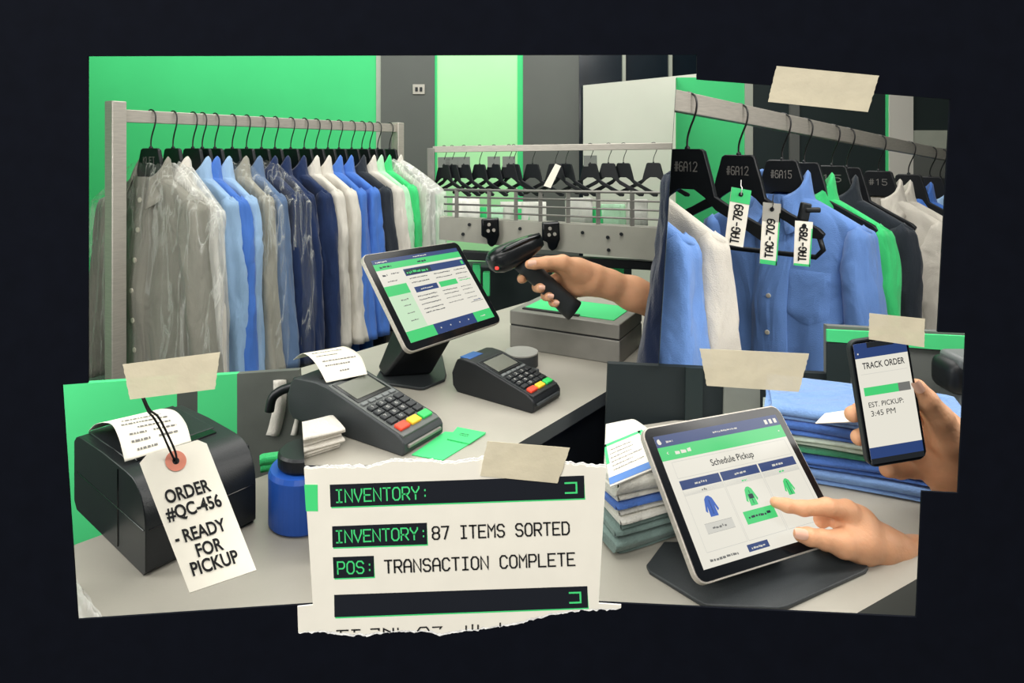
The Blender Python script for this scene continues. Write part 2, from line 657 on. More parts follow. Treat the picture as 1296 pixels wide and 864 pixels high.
class Body:
    def __init__(s, W=.22, L=.8, T=.03, seed=0, fold=.012, nw=.062, nz=-.192, sz=-.278):
        s.W, s.L, s.T, s.seed, s.fold, s.nw, s.nz, s.sz = W, L, T, seed, fold, nw, nz, sz
        r = random.Random(seed)
        s.ph = [r.uniform(0, 6.28) for _ in range(4)]
        s.k = [r.choice((5, 6, 7)), r.choice((9, 11, 13))]

    def pt(s, a, z, off=0.0):
        d = s.nz - z
        sh = s.nz - s.sz
        if d < sh:
            q = d / sh
            w = s.nw + (s.W - s.nw) * (q ** .93)
            th = .040 + (s.T * .8 - .040) * q ** .8
        else:
            q = (d - sh) / (s.L - sh)
            w = s.W * (1 - .20 * min(1, q * 6) ** .7 + .07 * q)
            th = s.T * (.8 + .75 * min(1, q * 3))
        c, n = math.cos(a), math.sin(a)
        g = max(0, min(1, (d - sh * .5) / .35))
        f = s.fold * g * (math.sin(s.k[0] * a + s.ph[0] + 2.2 * d) * .6 + math.sin(s.k[1] * a + s.ph[1] - 3 * d) * .3)
        f += .010 * g ** .5 * noise.noise(Vector((c * 2.2 + s.seed * 3.1, n * 2.2, d * 5)))
        x = (w + off * abs(c)) * sg(c, .85) + f * c * .35
        y = (th + off) * sg(n, .8) + f * n
        y += .012 * noise.noise(Vector((s.seed * 1.7, d * 2.5, 3)))
        return Vector((x, y, z))


def make_garment(name, label, cat, fr_loc, X, m, seed=1, W=.22, L=.8, T=.03, group=None, buttons=False, pocket=False, collar=True, open_collar=False, inner=None, clips=(), mbutton=None, sleeves=(1, -1), fold=.012, nu=64, nv=44, splay=0.0):
    t = thing(name, label, cat, fr_loc, X, group=group)
    fr = frame(t)
    B = Body(W, L, T, seed, fold)
    mb = MB(fr)
    rows = []
    for i in range(nv + 1):
        q = i / nv
        z = B.nz - B.L * (q ** 1.25)
        rows.append([B.pt(2 * PI * k / nu, z) for k in range(nu)])
    mb.grid(rows, 0, True)
    parts = [mb.build('body', m, t, smooth=True)]
    r = random.Random(seed + 50)
    for s in sleeves:
        mb = MB(fr)
        rows = []
        sp = splay + r.uniform(-.01, .012)
        fy = r.uniform(-.012, .006)
        for i in range(30):
            q = i / 29
            z = B.sz + .006 - .60 * q ** 1.25
            cx = W + .003 - (.030 + .022 * min(1, q * 4) - .010 * q) + sp * q + .006 * min(1, q * 3) * math.sin(q * 5 + seed)
            cy = fy * q - .008 * q
            cap = math.sqrt(1 - (1 - min(1, q * 16)) ** 2)
            rx = (.030 + .022 * min(1, q * 4) - .010 * q) * max(.25, cap)
            ry = (T * .85 + .012 * min(1, q * 4)) * max(.4, cap)
            row = []
            for k in range(28):
                a = 2 * PI * k / 28
                c, n = math.cos(a), math.sin(a)
                w = 1 + .16 * min(1, q * 5) * noise.noise(Vector((c * 1.6 + seed, n * 1.6 + s, q * 4))) + .10 * min(1, q * 6) * math.sin(3 * a + 3 * q + seed) + .05 * math.sin(5 * a - 6 * q + 2 * seed) - .10 * min(1, q * 4) * max(0, 1 - abs(noise.noise(Vector((q * 7 + c, n + seed, c * 2))) * 7))
                row.append((s * (cx + rx * w * sg(c, .9)), cy + ry * w * sg(n, .9), z + (.012 * (1 - abs(c)) if i < 2 else 0)))
            rows.append(row)
        mb.grid(rows, 0, True, True)
        parts.append(mb.build('sleeve', m, t, smooth=True))
    if collar:
        mb = MB(fr)
        rows = []
        gap = .55 if open_collar else .3
        for i in range(33):
            u = -1 + 2 * i / 32
            a = PI / 2 + u * (PI - gap)                 # the back of the neck is +y
            fr_ = abs(u)
            rx, ry = B.nw * 1.02, .040
            c, n = math.cos(a), math.sin(a)
            top = B.nz + .022 + .042 * math.exp(-((fr_ - .44) / .26) ** 2) - .028 * max(0, (fr_ - .55) / .45)
            drop = .050 + .046 * fr_ + .024 * math.exp(-((fr_ - .44) / .26) ** 2)
            fl = .012 + .022 * fr_ ** 2
            o = [(rx * .92 * c, ry * .92 * n, B.nz - .012), (rx * .98 * c, ry * .98 * n, top - .006), (rx * 1.05 * c, ry * 1.05 * n, top), (rx * 1.14 * c, ry * 1.16 * n, top - .008)]
            o += [((rx + fl * w) * c * 1.14 + (.012 * fr_ ** 6 * w) * (1 if c > 0 else -1), (ry + fl * w * .8) * n * 1.14 - .006 * w * fr_, top - drop * (.3 + .7 * w)) for w in (.4, .7, 1)]
            rows.append(o)
        mb.grid(rows)
        c = mb.build('collar', m, t, smooth=True)
        sd = c.modifiers.new('thick', 'SOLIDIFY')
        sd.thickness = .0022
        sd.offset = 0
        parts.append(c)
    if buttons:
        mb = MB(fr)
        rows = []
        for i in range(40):
            z = B.nz - .035 - (B.L - .06) * i / 39
            rows.append([B.pt(-PI / 2 + da, z, .0048 if abs(da) < .195 else .0002) for da in (-.20, -.19, -.06, .06, .19, .20)])
        mb.grid(rows)
        pk = mb.build('placket', m, t, smooth=True)
        parts.append(pk)
        for i in range(7):
            z = B.nz - .075 - i * .095
            if z < B.nz - B.L + .04:
                break
            p = B.pt(-PI / 2, z, .0045)
            mb = MB(fr)
            br_ = .0085 if open_collar else .0062
            mb.tube([p, p + Vector((0, -.0028, 0)), p + Vector((0, -.0034, 0))], [br_, br_, br_ * .7], 14)
            parts.append(mb.build('button', mbutton or M_BUTTON, pk, smooth=False))
    if pocket:
        mb = MB(fr)
        rows = []
        x0, x1, z0, z1 = .045, .145, B.nz - .30, B.nz - .19
        for i in range(13):
            v = i / 12
            row = []
            for j in range(15):
                u = j / 14
                zz = z1 + (z0 - z1) * v - (.022 * math.sin(PI * u) * max(0, v - .8) * 5 if v > .8 else 0)
                xx = x0 + (x1 - x0) * u
                a = -PI / 2 + .3
                for _ in range(12):                      # angle whose surface point has this x
                    p = B.pt(a, zz)
                    a += (xx - p.x) / max(.05, B.W)
                edge = min(u, 1 - u, v, 1 - v)
                row.append(B.pt(a, zz, .001 + .0035 * min(1, edge * 14)))
            rows.append(row)
        mb.grid(rows)
        parts.append(mb.build('pocket', m, t, smooth=True))
    for p in parts:
        for c in clips:
            clip(p, *c)
    return t


M_BUTTON = mat('shirt_button', (206, 200, 184), rough=.35, var=.03)


def make_film(label, loc, X, seed, W=.26, L=.82, T=.045, m=None, group=None, top=-.15, clips=()):
    """a clear garment cover hanging loosely from the hanger's neck"""
    t = thing('garment_cover', label, 'plastic cover', loc, X, group=group)
    fr = frame(t)
    mb = MB(fr)
    rows = []
    nu, nv = 90, 70
    for i in range(nv + 1):
        q = i / nv
        z = top - L * q ** 1.2
        d = top - z
        k = min(1, d / .15)
        w = .05 + (W - .05) * k ** .8 + .025 * max(0, d - .15)
        th = .035 + (T - .035) * k + .02 * max(0, d - .15)
        row = []
        for j in range(nu):
            a = 2 * PI * j / nu
            c, n = math.cos(a), math.sin(a)
            v = Vector((c * 3 + seed * 2.3, n * 3, d * 7))
            v = Vector((v.x, v.y, v.z * .55)); f = .016 * noise.noise(v) + .006 * abs(noise.noise(v * 2.3)) + .002 * noise.noise(v * 5)
            f *= .35 + .65 * k
            g = .008 * k * math.sin(7 * a + seed + 3 * d)
            row.append((w * sg(c, .75) + (f + g) * c, th * sg(n, .75) + (f + g) * n, z + .01 * noise.noise(v * 1.3)))
        rows.append(row)
    mb.grid(rows, 0, True)
    o = mb.build('film', m or M_FILM, t, smooth=True)
    for c in clips:
        clip(o, *c)
    return t


def folded_cloth(label, cat, c, X, w, d, layers, th, m, seed=0, group=None, z0=0.0, skew=0.0, name='folded_garment'):
    """a folded garment: one cloth laid to and fro in `layers` plies; the folds show at the front"""
    t = thing(name, label, cat, c, X, group=group)
    fr = frame(t)
    r = random.Random(seed)
    cl = []
    for i in range(layers):
        y0, y1 = -d / 2 + r.uniform(0, .008), d / 2
        z = th * (i + .5)
        seg = [(y0 + th * .5 + (y1 - y0 - th) * j / 10, z) for j in range(11)]
        if i % 2 == 1:
            seg.reverse()
        cl += seg
        if i < layers - 1:
            e = 1 if i % 2 == 0 else -1
            y = seg[-1][0]
            cl += [(y + e * th * .5 * math.sin(PI * k / 6), z + th * .5 * (1 - math.cos(PI * k / 6))) for k in range(1, 6)]
    n = len(cl)
    out_a, out_b = [], []
    hw = th * .455
    for i, p in enumerate(cl):
        a, b = cl[max(i - 1, 0)], cl[min(i + 1, n - 1)]
        dx, dz = b[0] - a[0], b[1] - a[1]
        l = math.hypot(dx, dz) or 1
        nx, nz = -dz / l, dx / l
        out_a.append((p[0] + nx * hw, p[1] + nz * hw))
        out_b.append((p[0] - nx * hw, p[1] - nz * hw))
    a, b = cl[-1], cl[-2]
    prof = out_a + [(cl[-1][0] + (a[0] - b[0]) * .4, cl[-1][1])] + out_b[::-1] + [(cl[0][0] - (cl[1][0] - cl[0][0]) * .4, cl[0][1])]
    rows = []
    nx = 26
    H = th * layers
    for i in range(nx + 1):
        u = -1 + 2 * i / nx
        x = u * w / 2
        e = max(0, abs(u) - .86) / .14
        row = []
        for (y, z) in prof:
            zz = z * (1 - .10 * e * e)
            v = Vector((x * 9 + seed, y * 9, z * 14))
            ln = z / th
            lay = noise.noise(Vector((math.floor(ln) * 3.3 + seed, x * 5, 0)))
            xx = x + u * .010 * noise.noise(Vector((math.floor(ln) * 1.7 + seed, y * 6, 5))) * 1.2 + skew * z
            row.append((xx, y * (1 - .02 * e) + .006 * lay, max(.0006, zz + th * .32 * noise.noise(v) * min(1, zz / th) + .10 * th * math.sin(x * 40 + y * 25 + seed))))
        rows.append(row)
    mb = MB(fr)
    mb.grid(rows, 0, True, False)
    np_ = len(prof)
    # end caps: quads between the two sides of the ply, so the plies read at the ends too
    for ri, rev in ((0, False), (nx, True)):
        row = rows[ri]
        for i in range(n - 1):
            q = [row[i], row[i + 1], row[np_ - 2 - (i + 1)], row[np_ - 2 - i]]
            mb.face(q if rev else q[::-1])
    o = mb.build('cloth', m, t, smooth=True)
    return t, H

# ================================================================== the place
YB = .45                                         # the board hangs this far in front of the viewer
HOLE = [(111, 71), (882, 69), (882, 100.5), (1203, 125.5), (1187, 420), (1223, 421.5), (1213, 624), (1167, 621.5), (1160, 781),
        (757, 762), (767, 590), (385, 590), (397, 764), (98, 784), (78, 487), (111, 484.5)]


def bp(px, py, d=0.0):
    """a point on the front of the board, d metres out towards the viewer"""
    p = P(px, py, YB)
    return Vector((p.x, YB - d, p.z))


# --- board with the one large opening
outer = [Vector((-1.7, YB, .15)), Vector((1.7, YB, .15)), Vector((1.7, YB, 2.75)), Vector((-1.7, YB, 2.75))]
hole = [bp(*q) for q in HOLE]
pts = outer + hole
mb = MB()
d = Vector((0, .0015, 0))
tr = tessellate_polygon([outer, hole])
n = len(pts)
mb.add(pts + [p + d for p in pts], [tuple(t) for t in tr] + [tuple(n + i for i in reversed(t)) for t in tr]
       + [(4 + i, 4 + (i + 1) % len(hole), n + 4 + (i + 1) % len(hole), n + 4 + i) for i in range(len(hole))]
       + [(i, (i + 1) % 4, n + (i + 1) % 4, n + i) for i in range(4)])
struct(mb.build('wall_front', M_BOARD))

# --- room
for nm, c, s, m in (('floor', (0, 2.5, -.02), (9, 6, .04), M_FLOOR), ('ceiling', (0, 2.5, 3.02), (9, 6, .04), M_CEIL),
                    ('wall_left', (-4.02, 2.5, 1.5), (.04, 6, 3), M_GREEN), ('wall_right', (4.02, 2.5, 1.5), (.04, 6, 3), M_CEIL)):
    mb = MB(); mb.box(c, s); struct(mb.build(nm, m))
M_GREYWALL = mat('grey_wall', (96, 98, 94), rough=.7, var=.05, scale=3)
M_PALE = mat('lit_green_panel', (178, 238, 176), rough=.7, var=.03, scale=2)  # pale tone stands in for the glow on the panel
M_WHITEP = mat('white_panel', (214, 210, 200), rough=.7, var=.03, scale=3)
M_DKGLASS = mat('dark_glass', (20, 30, 38), rough=.2, var=.05)
M_DKPANEL = mat('dark_panel', (30, 42, 42), rough=.6, var=.1, scale=3)
M_LTRIM = mat('light_trim', (168, 172, 158), rough=.6, var=.04)
YW = 4.5


def wall_strip(nm, x0, x1, m, y=YW, z0=0.0, z1=3.0, t=.03):
    a, b = (x0 - CX) / F * y, (x1 - CX) / F * y
    mb = MB(); mb.box(((a + b) / 2, y + t / 2, (z0 + z1) / 2), (b - a, t, z1 - z0))
    return struct(mb.build(nm, m))


wall_strip('wall_back_1', 0, 476, M_GREEN)
wall_strip('trim_1', 476, 482, M_LTRIM, YW - .01)
wall_strip('wall_back_2', 482, 550, M_GREYWALL, YW - .02)
wall_strip('wall_back_3', 550, 655, M_PALE)
wall_strip('trim_2', 655, 662, M_GREEN, YW - .01)  # green strip painted in for the glow fading at the panel's right edge
wall_strip('trim_3', 549, 553, M_GREEN, YW - .01)
wall_strip('wall_back_4', 662, 734, M_GREYWALL, YW - .02)
wall_strip('trim_4', 733, 738, M_DKGLASS, YW - .03)
wall_strip('wall_back_5', 736, 1000, M_DKPANEL, YW + .06)
a, b = P(738, 108, 4.4), P(930, 88.5, 3.6)
mb = MB()
mb.prism([(a.x, a.y, .2), (b.x, b.y, .2), (b.x, b.y, b.z), (a.x, a.y, a.z)], (.01, .03, 0))
struct(mb.build('wall_back_6', M_WHITEP))
# the window above the white panel
w1 = MB(); w1.box((P(820, 60, YW).x, YW + .02, 2.2), (1.2, .02, 1.2)); struct(w1.build('window_1', M_DKGLASS))
for i, px in enumerate((790, 849)):
    wall_strip('trim_%d' % (5 + i), px - 2, px + 2, M_LTRIM, YW - .02, 1.6, 2.9)

# light switch on the grey pillar
t = thing('light_switch', 'small steel switch plate on the grey pillar behind the rack', 'switch', P(530, 113, YW - .02) + Vector((0, 0, -.035)))
mb = MB(); mb.box(P(530, 113, YW - .024), (.085, .008, .07)); mb.build('plate', M_STEEL, t, bevel=.002)
for dx in (-.016, .016):
    mb = MB(); p = P(530, 113, YW - .028) + Vector((dx, 0, 0)); mb.box(p, (.018, .012, .03)); mb.build('rocker', M_DARK, t, bevel=.002)

# ------------------------------------------------------------------ front clothes rack
zr = 1.5575
A, Bp = Vector((-1.232, 1.965, zr)), Vector((-.560, 3.1, zr))
rd = (Bp - A).normalized()
gx = Vector((rd.y, -rd.x, 0))
t = thing('clothes_rack', 'brushed steel clothes rack with square posts carrying shirts in plastic', 'clothes rack', (A.x, A.y, 0), gx)
mb = MB(); mb.box((A + Bp) / 2, ((Bp - A).length, .02, .04), X=rd, Y=gx); mb.build('hanging_rail', M_STEEL, t, bevel=.002)
for q, top in ((A, 1.602), (Bp, 1.585)):
    mb = MB(); mb.box((q.x, q.y, top / 2 + .005), (.044, .044, top - .01), X=rd, Y=gx); mb.build('post', M_STEEL, t, bevel=.003)
    mb = MB(); mb.box((q.x, q.y, .03), (.05, .5, .04), X=rd, Y=gx); mb.build('foot', M_STEEL, t, bevel=.003)
mb = MB(); mb.box((A + Bp) / 2 + Vector((0, 0, .12 - zr)), ((Bp - A).length, .03, .03), X=rd, Y=gx); mb.build('lower_bar', M_STEEL, t, bevel=.003)


def rail_at(a, b, px):
    k = (px - CX) / F
    s = (k * a.y - a.x) / ((b.x - a.x) - k * (b.y - a.y))
    return a + (b - a) * s


GREY, LBLUE, BLUE, SLATE, NAVY, WHITE, CHARC, MINT, GRN = (fabric('grey', (150, 148, 136)), fabric('pale_blue', (150, 182, 216)), fabric('blue', (72, 118, 200)),
    fabric('slate_blue', (92, 116, 150)), fabric('navy', (28, 45, 82)), fabric('white', (214, 209, 198)), fabric('charcoal', (42, 48, 56)),
    fabric('mint', (176, 226, 186)), fabric('green', (66, 208, 122)))
rack = [  # hook px, cloth, film, label
    (191, fabric('dim_grey', (140, 138, 127)), 1, 'grey shirt with open collar and front buttons under clear film, nearest the left post'),
    (219, WHITE, 2, 'white shirt in milky film, second garment from the left post of the rack'),
    (244, LBLUE, 0, 'pale blue shirt hanging right beside the two filmed garments by the left post'),
    (256, BLUE, 0, 'bright blue shirt between two pale blue shirts at the left of the rack'),
    (272, LBLUE, 0, 'pale blue shirt just behind the bright blue shirt at the left of the rack'),
    (294, GREY, 1, 'grey shirt under clear film in the middle of the rack, before the slate blue one'),
    (312, SLATE, 0, 'slate blue shirt between the two filmed garments in mid rack'),
    (331, NAVY, 1, 'navy jacket under crinkled clear film, in mid rack'),
    (348, NAVY, 0, 'bare navy jacket directly behind the filmed navy jacket'),
    (368, NAVY, 0, 'bare navy jacket directly before the two white shirts'),
    (385, WHITE, 0, 'white shirt directly behind the last navy jacket on the rack'),
    (400, WHITE, 0, 'white shirt directly before the two mid blue shirts'),
    (415, BLUE, 0, 'mid blue shirt directly behind the white pair in mid rack'),
    (429, BLUE, 0, 'mid blue shirt directly before the charcoal jacket'),
    (445, CHARC, 0, 'charcoal jacket between blue and white shirts near the far end of the rack'),
    (458, WHITE, 0, 'lone white shirt behind the charcoal jacket near the far end'),
    (468, MINT, 0, 'pale mint shirt of which only a sliver shows before the green shirt'),
    (478, GRN, 0, 'vivid green shirt hanging near the far right post of the rack'),
    (493, WHITE, 2, 'white garment in milky film, last one beside the far right post')]
SHORT = ['filmed grey shirt nearest the left post', 'filmed white shirt second from the left post', 'first pale blue shirt from the left', 'bright blue shirt between pale blue ones', 'second pale blue shirt from the left',
         'filmed grey shirt in mid rack', 'slate blue shirt', 'filmed navy jacket', 'bare navy jacket next to the filmed one', 'bare navy jacket next to the white shirts', 'white shirt next to the navy jackets', 'white shirt next to the mid blue shirts',
         'mid blue shirt next to the white pair', 'mid blue shirt next to the charcoal jacket', 'charcoal jacket', 'lone white shirt behind the charcoal jacket', 'pale mint shirt', 'vivid green shirt', 'filmed white garment at the far post']
for i, (px, m, fl, lab) in enumerate(rack):
    p = rail_at(A, Bp, px)
    rr = random.Random(i * 7 + 1)
    yaw = rr.uniform(-.05, .05) + (.13 if i == 0 else 0)
    x = Matrix.Rotation(yaw, 3, 'Z') @ gx
    h = thing('clothes_hanger', 'black hanger on the front rack, holding the ' + SHORT[i], 'hanger', p, x, group='black hangers on the front rack')
    make_hanger(h, text='KLET' if i == 0 else None)
    big = i == 0
    make_garment('shirt' if m not in (NAVY, CHARC) else 'jacket', lab, 'shirt' if m not in (NAVY, CHARC) else 'jacket', p, x, m, seed=i + 3, W=.235 if big else .215 + .012 * (i > 12), L=.95,
                 T=.040 if big else .028, group='garments on the front rack', buttons=big, open_collar=big, fold=.012 if big else .007, nu=64 if big else 48, nv=44 if big else 30, splay=.065)
    if fl:
        make_film(('clear plastic cover' if fl == 1 else 'milky plastic cover') + ' over the ' + SHORT[i].replace('filmed ', ''), p, x, i + 1,
                  W=.305 if big else (.275 if i < 18 else .33), L=1.02, T=.052 if big else (.036 if i < 18 else .05), m=M_FILM if fl == 1 else M_FILMW, group='plastic garment covers on the front rack')

# ------------------------------------------------------------------ rear rail with empty hangers, wire rack and beam
RA, RB = P(548, 189, 3.0), P(905, 184, 2.75)
rr_ = (RB - RA).normalized()
t = thing('garment_rail', 'thin steel rail of the rear rack with its square end post', 'clothes rack', (RA.x, RA.y, 0), rr_)
mb = MB(); mb.box((RA + RB) / 2, ((RB - RA).length, .02, .03), X=rr_, Y=(0, 1, 0)); mb.build('hanging_rail', M_STEEL, t, bevel=.002)
mb = MB(); mb.box((RA.x, RA.y, RA.z / 2 + .01), (.035, .035, RA.z + .02), X=rr_, Y=(0, 1, 0)); mb.build('post', M_STEELD, t, bevel=.003)
# where the rear rail runs on behind the partition it is not built
clipP, clipN = side_plane((856, 98), (833, 465))
if clipN.x < 0:
    clipN = -clipN                                # points right
for ch in kids(t):
    clip(ch, clipP, clipN)
hook_px = [562, 572, 587, 607, 625, 644, 650, 674, 703, 716, 747, 770, 789, 827]
proto = None
clipm = mat('grey_clip', (120, 124, 118), rough=.4, var=.05)
names = 'first second third fourth fifth sixth seventh eighth ninth tenth eleventh twelfth thirteenth last'.split()
for i, px in enumerate(hook_px):
    p = rail_at(RA, RB, px)
    if proto is None:
        proto = thing('clothes_hanger', '', 'hanger', p, (1, 0, 0), group='empty black hangers on the rear rail')
        make_hanger(proto, w=.225, tz=-.285)
        h = proto
    else:
        h = copy_tree(proto)
    ang = math.radians(-34 + (i % 3) * 4)
    h.matrix_world = Matrix.Translation(p) @ Matrix.Rotation(ang, 4, 'Z') @ Matrix.Diagonal((.72, .72, .72, 1))
    h['label'] = 'empty black hanger, %s along the rear rail counting from its left end post' % names[i]
    if i in (0, 1, 2, 4, 5, 10):
        mb = MB(); mb.box(p + Vector((0, -.0, -.062)), (.06, .004, .05), X=rr_, Y=(0, 1, 0))
        k = mb.build('rail_clip', clipm)
        tag(k, 'small grey clip on the hook of the %s empty hanger of the rear rail' % names[i], 'clip', 'grey clips on the rear hangers')
# paper tag on the ninth hanger
mb = MB()
q = [P(703, 207, 2.78), P(710, 210, 2.78), P(697, 238, 2.76), P(688, 235, 2.76)]
mb.prism(q, (0, .002, 0)); tag(mb.build('paper_tag', M_PAPER), 'small blank white paper tag tied to a hanger in mid rear rail', 'tag')
# trousers folded over hangers, behind the wire rack
TWW, TWM = fabric('lit_white', (242, 242, 232)), fabric('lit_mint', (196, 240, 204))  # cloth lightened to stand in for light from the pale panel behind
tw = [(590, 250, 33, TWW, 'white'), (624, 262, 26, TWM, 'mint'), (648, 255, 30, TWW, 'white'), (676, 255, 30, TWW, 'white'), (733, 250, 34, TWW, 'white'), (776, 258, 30, TWM, 'mint'), (806, 252, 26, TWW, 'white'), (605, 262, 22, GRN, 'green'), (754, 262, 18, GRN, 'green'), (660, 264, 18, GRN, 'green')]
for i, (px, top, w, m, cn) in enumerate(tw):
    c = P(px, top, 2.92 + .02 * (i % 3))
    wd = w / F * 2.95
    mb = MB()
    rows = []
    for s in range(13):
        a = s / 12
        prof = [(-.018, -.15 - .01 * (i % 2)), (-.02, -.08), (-.016, -.02), (-.008, -.004), (0, 0), (.008, -.004), (.016, -.02), (.02, -.09), (.018, -.16)]
        rows.append([(c.x + (a - .5) * wd + .012 * noise.noise(Vector((a * 3, z * 9, i))), c.y + y + .008 * noise.noise(Vector((a * 4, z * 8, i + 9))), c.z + z) for y, z in prof])
    mb.grid(rows)
    o = mb.build('folded_trousers', m, smooth=True)
    s_ = o.modifiers.new('thick', 'SOLIDIFY'); s_.thickness = .004
    tag(o, '%s folded trousers hanging behind the wire rack, %s' % (cn, ('under the rear rail at its left end', 'second from the left', 'in left middle', 'beside the white paper tag', 'right of the grey gap', 'second from the right end', 'last at the right end', 'far left, low', 'low at the right', 'low in the middle')[i]), 'trousers', 'trousers under the rear rail')
# wire rack
t = thing('wire_rack', 'long wire rack with five bars standing on the steel beam', 'rack', P(565, 285, 2.62), rr_)
for k in range(5):
    a, b = P(562, 240 + k * 9, 2.65), P(850, 244 + k * 11.5, 2.45)
    mb = MB(); mb.tube([a, b], .0055 if k in (0, 4) else .004, 8); o = mb.build('bar', M_STEELD, t, smooth=True); clip(o, clipP - clipN * .006, clipN)
for k, px in enumerate((578, 619, 653, 684, 719, 757, 800, 838)):
    s = (px - 562) / 288
    y = 2.65 - .2 * s
    a, b = P(px, 238 + 4 * s, y), P(px, 277 + 17 * s, y)
    mb = MB(); mb.box((a + b) / 2, (.016, .012, (a - b).length)); mb.build('upright', M_STEELD, t)
# beam
t = thing('steel_beam', 'pale bolted steel beam under the wire rack with two black brackets', 'beam', P(560, 300, 2.6))
a0, a1, b0, b1 = P(556, 275, 2.64), P(842, 289, 2.44), P(556, 303, 2.64), P(842, 331, 2.44)
mb = MB(); mb.prism([a0, a1, b1, b0], (0, .07, 0)); o = mb.build('beam_body', M_BEAM, t, bevel=.004); clip(o, clipP, clipN)
for (px, py) in ((594, 284), (658, 289), (737, 294), (769, 300), (786, 296), (770, 316), (586, 296)):
    s = (px - 556) / 286
    p = P(px, py, 2.638 - .2 * s)
    mb = MB(); mb.tube([p, p + Vector((0, -.008, 0))], .007, 10); mb.build('bolt', M_DARK, t)
for (px, py) in ((620, 294), (697, 299)):
    s = (px - 556) / 286
    y = 2.62 - .2 * s
    pts2 = [(-11, -17), (11, -18), (12, 4), (8, 15), (2, 19), (-3, 15), (-4, 8), (-11, 5)]
    mb = MB(); mb.prism([P(px + u, py + v, y - .03) for u, v in pts2], (0, .04, 0)); br = mb.build('bracket', M_GLOSS, t, bevel=.006)
    for (u, v) in ((-1, -10), (5, -3), (-2, -2)):
        mb = MB(); p = P(px + u, py + v, y - .034); mb.tube([p, p + Vector((0, -.006, 0))], .007, 10); mb.build('screw', M_STEEL, br)
# machine base under the beam
t = thing('machine_base', 'dark machine frame with green panels below the pale beam', 'machine', (.15, 2.7, 0))
mb = MB(); mb.box((.12, 2.85, .47), (.82, .12, .94)); mb.build('cabinet', M_DKPANEL, t, bevel=.01)
for px0, px1, y0, y1 in ((598, 608, 335, 372), (700, 790, 332, 380), (611, 620, 345, 375)):
    a, b = P(px0, y0, 2.6), P(px1, y1, 2.6)
    mb = MB(); mb.box(((a.x + b.x) / 2, 2.62, (a.z + b.z) / 2), (b.x - a.x, .04, a.z - b.z)); mb.build('green_panel', M_GREEN, t, bevel=.004)
a, b = P(585, 322, 2.62), P(838, 336, 2.5)
mb = MB(); mb.box((a + b) / 2, ((b - a).length, .05, .035), X=(b - a)); mb.build('cross_bar', M_BLACK, t, bevel=.004)

# ------------------------------------------------------------------ service counter
ZC = 1.03
lp, ln = side_plane((378, 468), (397, 764))
if ln.x > 0:
    ln = -ln                                      # points left
t = thing('service_counter', 'pale grey service counter with dark edge carrying tablet and card terminals', 'counter', (0, 1.3, 0))
poly = [PZ(*q, ZC) for q in ((372, 468), (705, 371), (832, 371), (832, 452), (771, 493), (659, 559), (560, 620), (372, 640))]
mb = MB(); mb.prism(poly, (0, 0, -.022)); o = mb.build('worktop', [M_CTOP], t)
o.data.materials.append(M_CEDGE)
for f in o.data.polygons:
    if abs(f.normal.z) < .5:
        f.material_index = 1
clip(o, lp, ln)
cen = sum(poly, Vector()) / len(poly)
base = [cen + (p - cen) * .90 for p in poly]
mb = MB(); mb.prism([(p.x, p.y, ZC - .023) for p in base], (0, 0, -(ZC - .023))); o = mb.build('base', M_BLACK, t); clip(o, lp, ln)


# ------------------------------------------------------------------ tablets and phone
def ui(c):
    return mat('screen_%02x%02x%02x' % c, c, emit=.93, var=0, rough=.25)


UIC = {'w': (238, 234, 220), 'n': (44, 68, 122), 'g': (72, 214, 122), 'p': (206, 236, 200), 'k': (52, 58, 64), 'l': (214, 212, 202), 'b': (62, 104, 190), 'd': (26, 44, 60), 'm': (120, 120, 116), 't': (30, 34, 38)}
UKEYS = list(UIC)
UMATS = [ui(UIC[k]) for k in UKEYS]
UI = {k: i for i, k in enumerate(UKEYS)}


def rrect(w, h, r, n=6, cx=0, cz=0):
    out = []
    for qx, qz, a0 in ((1, 1, 0), (-1, 1, 90), (-1, -1, 180), (1, -1, 270)):
        for i in range(n + 1):
            a = math.radians(a0 + 90 * i / n)
            out.append((cx + qx * (w / 2 - r) + r * math.cos(a), cz + qz * (h / 2 - r) + r * math.sin(a)))
    return out


